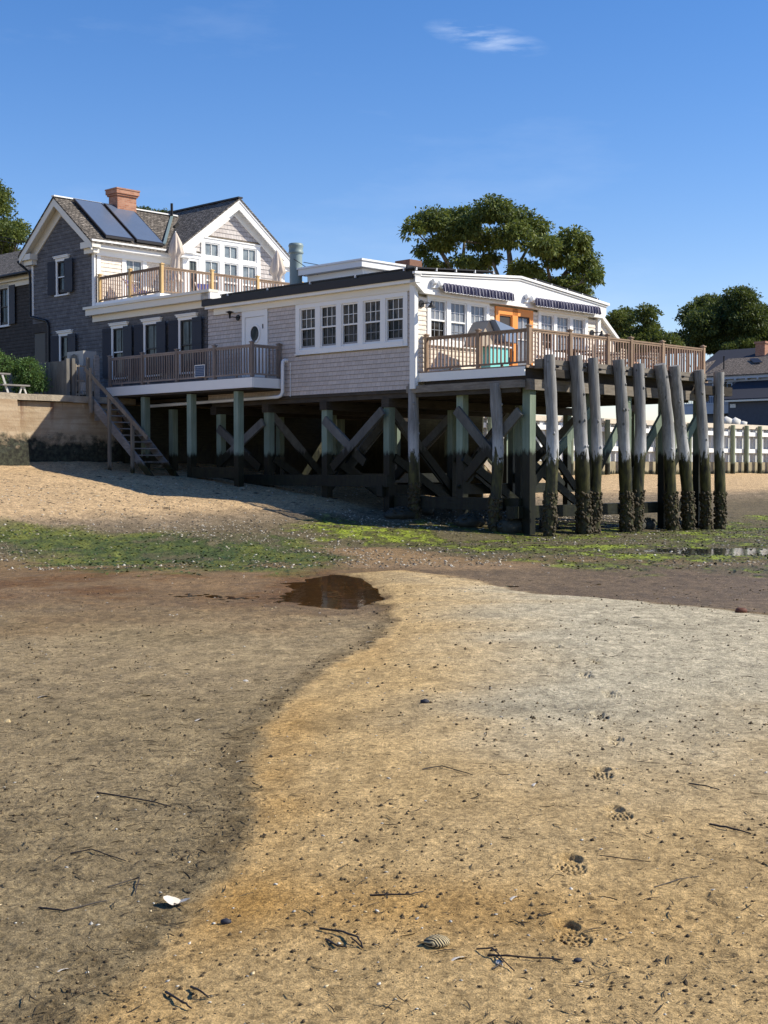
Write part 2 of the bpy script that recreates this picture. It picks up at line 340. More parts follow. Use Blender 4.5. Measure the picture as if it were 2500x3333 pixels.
M['rail_new'] = wood('new_cedar_post', (.50, .33, .14), (.66, .47, .23), (18, 18, 3), bump=.002)
M['rail_mid'] = wood('brown_cedar_baluster', (.26, .17, .13), (.36, .25, .19), (18, 18, 3), bump=.002)
M['pile'] = wood('weathered_round_piling', (.14, .135, .13), (.33, .325, .325), (22, 22, 1.0), .85, 1.98, .42, knots=True, bump=.02, olive=(.07, .065, .02))
M['post'] = wood('green_treated_post', (.17, .225, .175), (.27, .33, .265), (16, 16, 1.1), .8, 2.05, .12, bump=.005, olive=(.016, .018, .010))
M['brace'] = wood('grey_brace', (.11, .108, .10), (.19, .185, .17), (6, 6, 3), .85, 2.15, .2, bump=.005, olive=(.016,.018,.010))
M['beam'] = wood('grey_beam', (.14, .12, .10), (.26, .23, .195), (3, 3, 22), .85, bump=.006)
M['beam_dark'] = wood('dark_underframe', (.04, .034, .028), (.08, .066, .052), (3, 3, 20), .9, bump=.006)
M['low_beam'] = wood('weedy_shade_toned_beam', (.022, .022, .015), (.06, .06, .038), (3, 3, 20), .8, 2.3, .3, bump=.01, olive=(.02,.022,.012))  # weed tone, raised and darkened to paint in the under-pier shade
M['grey_plank'] = wood('grey_plank', (.16, .15, .145), (.30, .285, .27), (3, 3, 14), .9, 1.75, .1, bump=.005)
M['stairwood'] = wood('stair_wood', (.17, .145, .115), (.30, .26, .21), (14, 14, 3), .85, 1.62, .1, bump=.004)
M['fence'] = wood('fence_board', (.12, .115, .105), (.23, .215, .195), (16, 16, 1.2), .9, bump=.004)
M['bark'] = wood('bark', (.13, .12, .105), (.30, .27, .235), (8, 8, 3), .9, bump=.02)
M['bark_dark'] = wood('dark_bark', (.045, .038, .03), (.10, .085, .07), (8, 8, 3), .9, bump=.02)
M['mussel'] = plain('mussel_clump', (.065, .048, .022), .75, .65, 14, .4, .02)
M['rock'] = plain('weedy_rock', (.045, .042, .028), .7, .6, 5, .4, .03)
M['pvc'] = plain('white_pvc', (.75, .77, .80), .35, .03)
M['stone_white'] = plain('pale_stone', (.58, .57, .54), .8, .15, 3, .2, .01)
def awn():
    t = NT('navy_striped_canvas', .8, .15); x = t.sep(t.obj)[0]; f = t.math('FRACT', t.math('MULTIPLY', x, 6.6)); s = t.math('GREATER_THAN', f, .70)
    s2 = t.math('MULTIPLY', t.math('GREATER_THAN', f, .18), t.math('LESS_THAN', f, .24))
    t.col(t.mix(t.math('MAXIMUM', s, t.math('MULTIPLY', s2, .5)), (.020, .021, .060), (.30, .29, .34))); return t.m
M['awning'] = awn()
M['canvas'] = plain('beige_umbrella_canvas', (.58, .50, .43), .85, .12, 3)
M['towel'] = plain('blue_sling', (.06, .07, .22), .8, .1)
M['teal'] = plain('turquoise_paint', (.22, .62, .60), .5, .05)
M['tan'] = plain('tan_cover', (.42, .36, .28), .8, .1, 2)
M['bluecloth'] = plain('blue_grey_cover', (.17, .23, .34), .6, .1, 2)
M['terracotta'] = plain('peach_seat', (.62, .36, .25), .6, .1)
M['plastic'] = plain('white_enamel', (.66, .65, .62), .45, .04, 2)
M['sandpaint'] = plain('ac_casing', (.36, .35, .33), .5, .05, 2)
def leafm(name, c1, c2, c3):
    t = NT(name, .55, .25); a = t.attr('tone'); r = t.n('ShaderNodeValToRGB'); t.l(a, r.inputs[0])
    e = r.color_ramp.elements; e[0].color = (*c1, 1); e[1].color = (*c3, 1); k = e.new(.5); k.color = (*c2, 1)
    t.col(r.outputs[0]); tr = t.n('ShaderNodeBsdfTranslucent'); t.l(t.mix(.5, r.outputs[0], (.16, .2, .03)), tr.inputs[0])
    ms = t.n('ShaderNodeMixShader'); ms.inputs[0].default_value = .28; o = t.t.nodes['Material Output']
    t.l(t.b.outputs[0], ms.inputs[1]); t.l(tr.outputs[0], ms.inputs[2]); t.l(ms.outputs[0], o.inputs[0]); return t.m
M['leaf_olive'] = leafm('olive_leaf', (.045, .07, .022), (.095, .13, .032), (.22, .25, .062))
M['leaf_green'] = leafm('mid_leaf', (.035, .06, .02), (.08, .112, .03), (.16, .18, .045))
M['leaf_bush'] = leafm('bush_leaf', (.05, .10, .035), (.09, .17, .05), (.15, .25, .07))
M['leaf_dark'] = leafm('dark_leaf', (.028, .05, .02), (.062, .09, .028), (.13, .155, .04))
# ---------------------------------------------------------------- the beach (one sheet)
AL1 = [(-9.9,28.0),(-9,30.5),(-6.5,31),(-3,32),(-1.4,31.5),(-.75,29.5),(-.55,26),(-.5,22.8),(-1.6,21.6),(-3.2,21.9),(-5.2,23.0),(-8,26.5)]
AL2 = [(-2.2,36.5),(.5,37.4),(4,39.5),(9,44),(14,50),(30,66),(60,80),(60,20.5),(7,20.3),(5.4,21.0),(4.3,21.9),(2.9,23.2),(1.9,25.2),(.9,28.2),(-.6,30.8),(-2.4,33.5)]
TAN = [(-1.7,30),(-.2,30.2),(1.0,27.5),(1.9,24.5),(2.8,22.6),(1.2,22.3),(0,22.8),(-.8,23.2),(-.9,26)]
def lerp3(A, B, t): return A*(1-t[..., None])+B*t[..., None]
def cc(*a): return np.array(a, float)
def ground_color(X, Y):
    h, a, b, sd_ = height(X, Y); n1 = fbm(X*.8, Y*.8, 4, 3); n2 = fbm(X*3.2, Y*3.2, 4, 13); n3 = fbm(X*.35, Y*.35, 3, 23)
    far = sstep(Y, 14, 22)
    left = lerp3(np.broadcast_to(cc(.27,.205,.112), X.shape+(3,)), np.broadcast_to(cc(.19,.122,.058), X.shape+(3,)), sstep(Y+n1*6, 12, 18))
    left = lerp3(left, left*cc(1.12,1.12,1.15), sstep(n3, -.05, .2))
    left = lerp3(left, left*cc(.60,.58,.56), np.clip(np.exp(-((sd_+.11)/.12)**2)*(.55+n2*2.2+2.2*fbm(X*11, Y*9, 3, 501))*(1-far*.4), 0, 1))
    left = left*(1+.45*n2+.5*fbm(X*9, Y*16, 3, 301)*(1-far*.6))[..., None]
    gr = sstep(X/np.maximum(Y, 1)+n1*.12, -.015, .15)*sstep(Y+n1*3, 4, 10)
    warm = np.broadcast_to(cc(.50,.350,.168), X.shape+(3,)); grey = np.broadcast_to(cc(.47,.41,.29), X.shape+(3,))
    bar = lerp3(warm, grey, np.clip(gr, 0, 1)); ob = np.exp(-((sd_-.12)/.22)**2)*sstep(n1, -.25, .25)*(1-sstep(Y, 9, 16))+.9*np.exp(-((Y-4.75+.15*X)/.35)**2)*np.exp(-((X-.1)/.8)**2)
    bar = lerp3(bar, np.broadcast_to(cc(.44,.255,.08), X.shape+(3,)), np.clip(ob*.75, 0, 1)); bar = bar*(1+.22*n2+.18*n1)[..., None]
    fade = sstep(n1, .06, .2)*.22; bar = bar*(1-fade)[..., None]
    n5 = fbm(X*13, Y*9, 3, 201); c = lerp3(left, bar, sstep((sd_+.08*n2+.10*n5+.35*n2*far)/(1+3.0*far), -.08, .07))
    # brown wet channel behind the bar
    ch = sstep(-sd_, -.05, .3)*sstep(Y, 13.5, 17)*(1-sstep(Y, 22, 25))
    mud = np.broadcast_to(cc(.155,.108,.060), X.shape+(3,))*(1+.7*n2)[..., None]; chr_ = ch*sstep(X+n1*3, -.9, 1.6); c = lerp3(c, mud, chr_)
    c = lerp3(c, c*cc(.72,.60,.48), ch*(1-sstep(X, -1, 1))*sstep(n1+n2*.5, -.1, .15)*sstep(Y, 16, 18))
    # tan strip
    tn = sstep(poly_sd(X+n1*.8, Y+n1*2.5, TAN), -.3, .5); c = lerp3(c, np.broadcast_to(cc(.25,.165,.085), X.shape+(3,))*(1+.3*n2)[..., None], tn)
    # dry beach
    t = sstep(h+.18*n1, .02, .34)*sstep(Y, 24, 29)
    dry = np.broadcast_to(cc(.45,.32,.185), X.shape+(3,))*(1+.25*n2+.25*n1)[..., None]; grav = np.broadcast_to(cc(.20,.155,.105), X.shape+(3,))*(1+1.0*n2)[..., None]
    shore = lerp3(grav, dry, sstep(h+.12*n2+.1*n1, .26, .58)); 
    low = np.broadcast_to(cc(.125,.10,.06), X.shape+(3,))*(1+.7*n2)[..., None]; zl = sstep(Y, 23, 27)*(1-tn); c = lerp3(c, low, zl*(1-ch)); c = lerp3(c, shore, t)
    # algae
    s1 = poly_sd(X+n1*2, Y+n1*5, AL1); s2 = poly_sd(X+n1*1.5, Y+n1*5, AL2)
    nn = fbm(X*1.1, Y*.55, 4, 61); nf = fbm(X*5, Y*2.2, 3, 63)
    a1 = sstep(s1, -.6, 1.2)*(.25+.75*sstep(nn*1.2+nf*.8, -.40, .05)); a2 = sstep(s2, -.5, .8)*(.25+.75*sstep(nn*1.5+nf*.9, -.30, .15))*(1-.45*sstep(h, .05, .5))
    g1 = lerp3(np.broadcast_to(cc(.035,.068,.016), X.shape+(3,)), np.broadcast_to(cc(.13,.15,.026), X.shape+(3,)), sstep(nn+nf*.8-.10*s1.clip(0, 2.5)+.05, -.25, .25))
    g2 = lerp3(np.broadcast_to(cc(.075,.078,.022), X.shape+(3,)), np.broadcast_to(cc(.25,.31,.03), X.shape+(3,)), sstep(nn*.9+nf-.08, -.1, .3))
    c = lerp3(c, g1, a1*.8*(1-tn)); c = lerp3(c, g2, a2*.85*(1-tn))
    # darker ground colour across the area under the pier
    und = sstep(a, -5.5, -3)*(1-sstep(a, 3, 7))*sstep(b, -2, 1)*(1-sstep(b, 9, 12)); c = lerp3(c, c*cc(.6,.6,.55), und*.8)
    wet = np.clip(chr_*.9+ch*.5+sstep(-sd_, 0, .3)*.35*(1-t)+a1*.3+a2*.3-n2*.5, 0, 1)*(1-t)
    alg = np.maximum(a1, a2)*(1-tn)
    return h, np.clip(c, .004, .9), wet, alg, t
def build_ground():
    Ys = [1.2]
    while Ys[-1] < 3.3: Ys.append(Ys[-1]+.05)
    while Ys[-1] < 75: Ys.append(Ys[-1]+min(max(Ys[-1]**2*(2.0 if Ys[-1] < 7.2 else 3.4)/7040, .0045), .17))
    while Ys[-1] < 700: Ys.append(Ys[-1]*1.12)
    T = list(np.linspace(-1.4, -.34, 24)[:-1])+list(np.linspace(-.34, .34, 880))+list(np.linspace(.34, 1.4, 24)[1:])
    Ys = np.array(Ys); T = np.array(T); Yg, Tg = np.meshgrid(Ys, T, indexing='ij'); Xg = Yg*Tg
    h, c, wet, alg, t = ground_color(Xg, Yg)
    ny, nx = Xg.shape; V = np.stack([Xg, Yg, h], -1).reshape(-1, 3)
    i = np.arange(ny-1)[:, None]*nx+np.arange(nx-1)[None, :]; F = np.stack([i, i+1, i+nx+1, i+nx], -1).reshape(-1, 4)
    me = bpy.data.meshes.new('beach'); me.vertices.add(len(V)); me.vertices.foreach_set('co', V.astype(np.float32).ravel())
    me.loops.add(F.size); me.loops.foreach_set('vertex_index', F.astype(np.int32).ravel()); me.polygons.add(len(F))
    me.polygons.foreach_set('loop_start', np.arange(0, F.size, 4, dtype=np.int32)); me.polygons.foreach_set('loop_total', np.full(len(F), 4, np.int32))
    me.update(calc_edges=True); me.polygons.foreach_set('use_smooth', np.ones(len(F), bool))
    for nm, arr in (('tone', c.reshape(-1, 3)), ('wet', np.stack([wet, alg, t], -1).reshape(-1, 3))):
        at = me.color_attributes.new(nm, 'FLOAT_COLOR', 'POINT'); at.data.foreach_set('color', np.concatenate([arr, np.ones((len(arr), 1))], 1).astype(np.float32).ravel())
    m = NT('beach_sand', .8, .3); col = m.attr('tone'); ws = m.n('ShaderNodeSeparateColor'); m.l(m.attr('wet'), ws.inputs[0]); wet_s, alg_s, dry_s = ws.outputs[0], ws.outputs[1], ws.outputs[2]
    p = m.pos; n1 = m.noise(p, 38, 6, .75); n2 = m.noise(p, 150, 4, .75); n3 = m.noise(m.map(p, (1, .5, 1)), 7, 5, .65); v = m.vor(p, 60)
    k = m.math('MULTIPLY', m.rng(n1, .3, .7, .48, 1.52), m.rng(n2, .3, .7, .60, 1.40)); k = m.math('MULTIPLY', k, m.rng(n3, .3, .7, .74, 1.26))
    n4 = m.noise(p, 17, 5, .7); n6 = m.noise(m.map(p, (1, .45, 1)), 13, 4, .7); far_ = m.rng(m.sep(p)[1], 5, 14); k = m.math('MULTIPLY', k, m.rng(n4, .34, .66, .78, 1.22)); kf = m.rng(n6, .38, .62, .80, 1.20); k = m.math('MULTIPLY', k, m.math('ADD', m.math('MULTIPLY', kf, far_), m.math('SUBTRACT', 1.0, far_))); c_ = m.mix(1.0, col, m.comb(k, k, k), 'MULTIPLY')
    # dark flecks over the sand, stronger mottling on the algae
    vc = m.n('ShaderNodeTexVoronoi'); m.l(m.map(p, (1, .8, 1)), vc.inputs['Vector']); vc.inputs['Scale'].default_value = 16
    fl = m.math('LESS_THAN', vc.outputs['Distance'], .20); rnd = m.n('ShaderNodeSeparateColor'); m.l(vc.outputs['Color'], rnd.inputs[0])
    dk = m.math('MULTIPLY', fl, m.math('GREATER_THAN', rnd.outputs[0], .70)); c_ = m.mix(m.math('MULTIPLY', dk, .6), c_, (.05, .04, .025))
    grd = m.n('ShaderNodeTexVoronoi'); m.l(p, grd.inputs['Vector']); grd.inputs['Scale'].default_value = 9; gr2 = m.n('ShaderNodeSeparateColor'); m.l(grd.outputs['Color'], gr2.inputs[0])
    tex = m.mix(m.rng(alg_s, .1, .8, 0, .75), c_, m.mix(1.0, c_, m.mix(m.rng(m.noise(p, 22, 5, .8), .38, .62), (.35, .35, .35), (1.75, 1.75, 1.6)), 'MULTIPLY'))
    m.col(tex); m.rough(m.rng(wet_s, 0, 1, .9, .55)); m.set(m.b.inputs['Specular IOR Level'], m.rng(wet_s, 0, 1, .06, .16))
    hb = m.math('ADD', m.math('ADD', m.math('MULTIPLY', n1, 1.0), m.math('MULTIPLY', n2, .4)), m.math('MULTIPLY', n4, 1.1)); m.bump(hb, 1.0, .022)
    me.materials.append(m.m); ob = bpy.data.objects.new('beach', me); COL.objects.link(ob); ob['kind'] = 'structure'
    return ob
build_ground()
# water standing in the hollows
def water_sheet(name, cx, cy, rx, ry, z, tint):
    mb = MB(); n = 48
    mb.add([(cx+rx*math.cos(2*math.pi*k/n), cy+ry*math.sin(2*math.pi*k/n), z) for k in range(n)], [tuple(range(n))])
    t = NT(name+'_surface', .03, .5); t.col(tint); t.b.inputs['Transmission Weight'].default_value = .9; t.b.inputs['IOR'].default_value = 1.33
    t.bump(t.noise(t.map(t.pos, (1, .4, 1)), 6, 3), .25, .01)
    o = mb.solo(name, t.m, None, None, (cx, cy, z), 0); o['kind'] = 'structure'
water_sheet('tide_pool', -1.35, 18.8, 1.6, 3.1, -.117, (.42, .25, .11))
water_sheet('channel_water', 5.2, 18.4, 5.6, 2.4, -.120, (.3, .18, .10))
water_sheet('far_pool', 8.3, 27.5, 3.6, 2.2, -.098, (.3, .32, .28))

# ---------------------------------------------------------------- scattered stuff
def scatter(name, m, pts, shape, faces, sx, sy, sz, rot, tilt, tone=None, label=None, smooth=False, sink=0, roll=None):
    N = len(pts); S = np.array(shape, float); k = len(S)
    P = S[None]*np.stack([sx, sy, sz], -1)[:, None]
    ct, st = np.cos(tilt)[:, None], np.sin(tilt)[:, None]; x, y, z = P[..., 0], P[..., 1], P[..., 2]
    if roll is not None:
        cr, sr = np.cos(roll)[:, None], np.sin(roll)[:, None]; y, z = y*cr-z*sr, y*sr+z*cr
    x, z = x*ct-z*st, x*st+z*ct; cr, sr = np.cos(rot)[:, None], np.sin(rot)[:, None]; x, y = x*cr-y*sr, x*sr+y*cr
    V = np.stack([x+pts[:, 0:1], y+pts[:, 1:2], z+pts[:, 2:3]-sink], -1).reshape(-1, 3)
    F = []; f4 = np.array(faces); nv = f4.shape[1]; F = (f4[None]+(np.arange(N)*k)[:, None, None]).reshape(-1, nv)
    me = bpy.data.meshes.new(name); me.vertices.add(len(V)); me.vertices.foreach_set('co', V.astype(np.float32).ravel())
    me.loops.add(F.size); me.loops.foreach_set('vertex_index', F.astype(np.int32).ravel()); me.polygons.add(len(F))
    me.polygons.foreach_set('loop_start', np.arange(0, F.size, nv, dtype=np.int32)); me.polygons.foreach_set('loop_total', np.full(len(F), nv, np.int32))
    me.update(calc_edges=True)
    if smooth: me.polygons.foreach_set('use_smooth', np.ones(len(F), bool))
    if tone is not None:
        at = me.color_attributes.new('tone', 'FLOAT_COLOR', 'POINT'); tt = np.repeat(tone, k, 0)
        if tt.ndim == 1: tt = np.stack([tt]*3, -1)
        at.data.foreach_set('color', np.concatenate([tt, np.ones((len(tt), 1))], 1).astype(np.float32).ravel())
    me.materials.append(m); ob = bpy.data.objects.new(name, me); COL.objects.link(ob)
    return ob
OCT = [(1,0,0),(0,1,0),(-1,0,0),(0,-1,0),(.2,.1,1),(0,0,-1)]; OCF = [(0,1,4),(1,2,4),(2,3,4),(3,0,4),(1,0,5),(2,1,5),(3,2,5),(0,3,5)]
def tonemat(name, rough=.8):
    t = NT(name, rough, .3); t.col(t.attr('tone')); return t.m
M['pit_and_wrack'] = tonemat('pit_and_wrack', .95); M['fleck'] = tonemat('fleck', .5)
def pick(N, x0, x1, y0, y1, dens=None, persp=True):
    # uniform over the fan the beach is seen in
    u = rng.random(N); Y = np.sqrt(y0*y0+u*(y1*y1-y0*y0)) if persp is True else y0*(y1/y0)**u
    X = Y*(x0+(x1-x0)*rng.random(N)); return X, Y
def pal(idx, cols): return np.array(cols)[idx]
def mkscatter():
    X, Y = pick(30000, -.36, .36, 3.4, 21, persp=False); sd_ = bar_sd(X, Y); cl = fbm(X*1.3, Y*1.3, 3, 111)  # dark lumps standing in for the shadow inside small pits
    keep = (rng.random(len(X)) < np.where(sd_ > 0, .27, .25)*np.clip(.6+cl*4, .06, 1.7)*np.clip(1.2-Y/26, .2, 1)+.5*np.exp(-((sd_+.12)/.13)**2)); X, Y, sd_ = X[keep], Y[keep], sd_[keep]
    z = height(X, Y)[0]; r = .0020+.0062*rng.random(len(X))**3*(1+.02*Y); r *= np.clip(.75+Y/12, 1, 1.7)
    tone = pal(rng.integers(0, 4, len(X)), [(.05,.036,.02),(.08,.056,.03),(.045,.034,.022),(.16,.115,.06)])
    o = scatter('shadow_pit_dots', M['pit_and_wrack'], np.stack([X, Y, z], -1), OCT, OCF, r*1.3, r, r*(.8+.7*rng.random(len(X))), rng.random(len(X))*6.3, rng.normal(0, .3, len(X)), tone)
    o['kind'] = 'stuff'
    # eelgrass and twig crumbs
    X, Y = pick(26000, -.36, .36, 3.4, 22, persp=False); sd_ = bar_sd(X, Y); cl = fbm(X*.9+5, Y*.9, 3, 131)
    keep = rng.random(len(X)) < np.where(sd_ > 0, .22, .95)*np.clip(.6+cl*3.5, .05, 1.4)+.5*np.exp(-((sd_+.12)/.13)**2); X, Y, sd_ = X[keep], Y[keep], sd_[keep]; N = len(X)
    z = height(X, Y)[0]; ln_ = .007+.045*rng.random(N)**4
    S = [(-1,-.5,0),(-.3,-1,.3),(.4,-.4,.4),(1,.5,.1),(1,.9,.1),(.4,.3,.4),(-.3,0,.3),(-1,.3,0)]; Fq = [(0,1,6,7),(1,2,5,6),(2,3,4,5)]
    tone = pal(rng.integers(0, 4, N), [(.035,.025,.014),(.055,.038,.02),(.03,.022,.014),(.08,.058,.03)])
    o = scatter('eelgrass_crumbs', M['pit_and_wrack'], np.stack([X, Y, z+.004], -1), S, Fq, ln_, .0014+.0018*rng.random(N)+ln_*.07, ln_*.16, rng.random(N)*6.3, rng.normal(0, .07, N), tone, roll=rng.normal(0, .5, N)); o['kind'] = 'stuff'
    # pale shell crumbs on the flats
    X, Y = pick(1500, -.36, .36, 3.4, 26, persp=False); N = len(X); z = height(X, Y)[0]; r = .002+.007*rng.random(N)**3; r *= np.clip(.6+Y/14, 1, 2.2)
    tone = pal(rng.integers(0, 3, N), [(.55,.52,.45),(.6,.48,.28),(.4,.38,.34)])
    o = scatter('shell_crumbs', M['fleck'], np.stack([X, Y, z+.002], -1), OCT, OCF, r*1.4, r, r*.4, rng.random(N)*6.3, rng.normal(0, .25, N), tone); o['kind'] = 'stuff'
    # gravel and shells along the high edge of the flat
    X, Y = pick(90000, -.36, .36, 23, 47); h, a, b = base_h(X, Y); n = fbm(X*.7, Y*.5, 3, 151)
    g = 1.2*np.exp(-((h-.10)/.17)**2)+.25*np.exp(-((h+.15)/.12)**2)*(X < 0)+.08+.18*(h > .35)*(h < 1.1); keep = rng.random(len(X)) < g*np.clip(.7+n*2, .1, 1)*.75; keep &= rng.random(len(X)) > .8*ground_color(X, Y)[3]; X, Y = X[keep], Y[keep]; N = len(X); z = height(X, Y)[0]
    r = .010+.034*rng.random(N)**2.0; tone = pal(np.minimum((rng.random(N)**.62*9).astype(int), 8), [(.06,.05,.035),(.10,.075,.045),(.14,.11,.07),(.05,.045,.04),(.2,.16,.10),(.26,.22,.15),(.12,.09,.05),(.5,.46,.38),(.36,.31,.23)])
    o = scatter('shell_gravel', M['fleck'], np.stack([X, Y, z+.005], -1), OCT, OCF, r*1.2, r*.9, r*.5, rng.random(N)*6.3, rng.normal(0, .4, N), tone, sink=.004); o['kind'] = 'stuff'
    # sea lettuce blades
    X, Y = pick(110000, -.36, .36, 20.5, 52); _, _, _, alg, t = ground_color(X, Y); keep = rng.random(len(X)) < alg*.55; X, Y = X[keep], Y[keep]; N = len(X); z = height(X, Y)[0]
    r = .010+.028*rng.random(N)**1.8; n = fbm(X*1.1, Y*.55, 4, 61)+.55*(rng.random(N)-.5)-.06; lft = X < -.3
    tone = np.where(lft[:, None], pal(np.clip(((n+.35)*6).astype(int), 0, 4), [(.03,.045,.014),(.03,.06,.014),(.05,.08,.018),(.09,.115,.022),(.16,.18,.035)]), pal(np.clip(((n+.35)*6).astype(int), 0, 4), [(.03,.032,.015),(.05,.05,.018),(.075,.08,.02),(.13,.16,.026),(.24,.29,.035)]))
    S = [(-1,-.6,0),(0,-1,.45),(1,-.5,.05),(1.1,.5,.2),(0,.8,.6),(-1,.6,.15)]; o = scatter('sea_lettuce', M['fleck'], np.stack([X, Y, z], -1), S, [(0,1,4,5),(1,2,3,4)], r*1.3, r*.8, r*.8, rng.random(N)*6.3, rng.normal(0, .35, N), tone); o['kind'] = 'stuff'
    # dark wrack and sand lumps on the dry beach
    X, Y = pick(5200, -.36, .36, 33, 60); h, a, b = base_h(X, Y); keep = (h > .3) & (rng.random(len(X)) < .5); X, Y = X[keep], Y[keep]; N = len(X); z = height(X, Y)[0]
    r = .015+.06*rng.random(N)**4; tone = pal(rng.integers(0, 4, N), [(.06,.045,.03),(.10,.075,.05),(.30,.22,.13),(.4,.34,.24)])
    o = scatter('beach_wrack', M['pit_and_wrack'], np.stack([X, Y, z], -1), OCT, OCF, r*2.2, r*.7, r*.45, rng.normal(0, .5, N), rng.normal(0, .1, N), tone); o['kind'] = 'stuff'
mkscatter()
# ---------------------------------------------------------------- building helpers
# plane 'A': faces the shaded side (outward -x, runs along y).  plane 'B': faces the sea (outward -y, runs along x)
def pbx(mb, pl, c, u0, u1, z0, z1, d0, d1):
    if pl == 'A': return mb.box(c-d1, c-d0, u0, u1, z0, z1)
    return mb.box(u0, u1, c-d1, c-d0, z0, z1)
def pp(pl, c, u, z, d=0): return (c-d, u, z) if pl == 'A' else (u, c-d, z)
def courses(mb, pl, c, u0, u1, z0, z1, holes=(), row=.132, clip=None, th=.016):
    z = z0
    while z < z1-.01:
        zt = min(z+row, z1); cm = (z+zt)/2; a0, a1 = u0, u1
        if clip:
            r0, r1 = clip(zt); a0, a1 = max(u0, r0), min(u1, r1)
        iv = [(a0, a1)]
        for (h0, h1, hz0, hz1) in holes:
            if hz0 < zt-.01 and hz1 > z+.01:
                nv = []
                for (p, q) in iv:
                    if h1 <= p or h0 >= q: nv.append((p, q)); continue
                    if h0 > p: nv.append((p, h0))
                    if h1 < q: nv.append((h1, q))
                iv = nv
        for (p, q) in iv:
            if q-p < .02: continue
            zg = zt-.006; A = [pp(pl, c, p, z, th), pp(pl, c, q, z, th), pp(pl, c, q, zg, .0), pp(pl, c, p, zg, .0)]
            B = [pp(pl, c, p, z, -.03), pp(pl, c, q, z, -.03), pp(pl, c, q, zg, -.03), pp(pl, c, p, zg, -.03)]
            mb.add(A+B, [(0,1,2,3),(7,6,5,4),(0,4,5,1),(1,5,6,2),(2,6,7,3),(3,7,4,0)])
        z = zt
def window(parent, pl, c, u0, u1, z0, z1, mat_frame, glass_up, glass_lo, cols=3, rows=2, sash=.045, dark_lower=None, split=.5, curtain=None, bar=.018):
    """double hung sash window set into the wall; u0..u1, z0..z1 are the sash opening"""
    f = MB(); dpt = -.07
    pbx(f, pl, c, u0, u0+sash, z0, z1, dpt, .0); pbx(f, pl, c, u1-sash, u1, z0, z1, dpt, .0)
    pbx(f, pl, c, u0+sash, u1-sash, z1-sash, z1, dpt, .0); pbx(f, pl, c, u0+sash, u1-sash, z0, z0+sash*1.4, dpt-.02, -.025)
    zm = z0+(z1-z0)*split; pbx(f, pl, c, u0+sash, u1-sash, zm-.02, zm+.025, dpt, -.01)
    def mun(za, zb, d):
        for i in range(1, cols):
            u = u0+sash+(u1-u0-2*sash)*i/cols; pbx(f, pl, c, u-bar/2, u+bar/2, za, zb, d-.02, d)
        for j in range(1, rows):
            z = za+(zb-za)*j/rows; pbx(f, pl, c, u0+sash, u1-sash, z-bar/2, z+bar/2, d-.02, d-.001)
    mun(zm+.025, z1-sash, -.035); w_ = f.part('window', mat_frame, parent); f = MB(); mun(z0+sash*1.4, zm-.02, -.05)
    pbx(f, pl, c, u0+sash+.001, u0+sash+.035, z0+sash*1.4, zm-.02, -.06, -.02); pbx(f, pl, c, u0+sash+.001, u1-sash, z0+sash*1.4+.001, z0+sash*1.4+.05, -.062, -.021)
    f.part('lower_sash', M['sash_grey'] if mat_frame is M['white'] else mat_frame, w_)
    g = MB(); g.quad(pp(pl,c,u0+.02,zm,-.05), pp(pl,c,u1-.02,zm,-.05), pp(pl,c,u1-.02,z1-.02,-.05), pp(pl,c,u0+.02,z1-.02,-.05)); g.part('upper_pane', glass_up, w_)
    g = MB(); g.quad(pp(pl,c,u0+.02,z0+.02,-.065), pp(pl,c,u1-.02,z0+.02,-.065), pp(pl,c,u1-.02,zm,-.065), pp(pl,c,u0+.02,zm,-.065)); g.part('lower_pane', glass_lo, w_)
    return w_
def railing(parent, pts, z0, z1, m_rail, m_bal, m_post, posts=(), sp=.125, cap=True, m_top=None, post_w=.10, gap=.09, up=.10):
    """pts: polyline of (x,y) in the frame; posts: list of (x,y)"""
    r = MB()
    for p, q in zip(pts[:-1], pts[1:]):
        r.bar((*p, z1), (*q, z1), .065, .042); r.bar((*p, z1-.05), (*q, z1-.05), .035, .05); r.bar((*p, z0+gap), (*q, z0+gap), .05, .05)
        n = max(1, int(math.dist(p, q)/1.3))
        for i in range(n):
            t = (i+.5)/n; r.box(p[0]+(q[0]-p[0])*t-.03, p[0]+(q[0]-p[0])*t+.03, p[1]+(q[1]-p[1])*t-.03, p[1]+(q[1]-p[1])*t+.03, z0, z0+gap-.03)
    rl = r.part('railing', m_rail, parent); first = None; rt = parent
    while rt.name not in OFF: rt = rt.parent
    me = MB().box(-.0175, .0175, -.0175, .0175, 0, z1-z0-gap-.09).mesh('baluster', m_bal)
    for p, q in zip(pts[:-1], pts[1:]):
        d = math.dist(p, q); n = int(d/sp)
        for i in range(1, n):
            t = i/n; o = bpy.data.objects.new('baluster', me); COL.objects.link(o); o.parent = rl
            o.location = Vector((p[0]+(q[0]-p[0])*t, p[1]+(q[1]-p[1])*t, z0+gap+.02))-OFF[rt.name]; o.rotation_euler.z = math.atan2(q[1]-p[1], q[0]-p[0])
    h = post_w/2; pm = MB().box(-h, h, -h, h, 0, z1-z0+up-.03); pm.box(-h-.022, h+.022, -h-.022, h+.022, z1-z0+up-.03, z1-z0+up); t_ = z1-z0+up
    pm.add([(-h,-h,t_),(h,-h,t_),(h,h,t_),(-h,h,t_),(0,0,t_+.035)], [(0,1,4),(1,2,4),(2,3,4),(3,0,4)]); pme = pm.mesh('post', m_post)
    for p in posts:
        o = bpy.data.objects.new('post', pme); COL.objects.link(o); o.parent = rl; o.location = Vector((p[0], p[1], z0))-OFF[rt.name]
    return rl
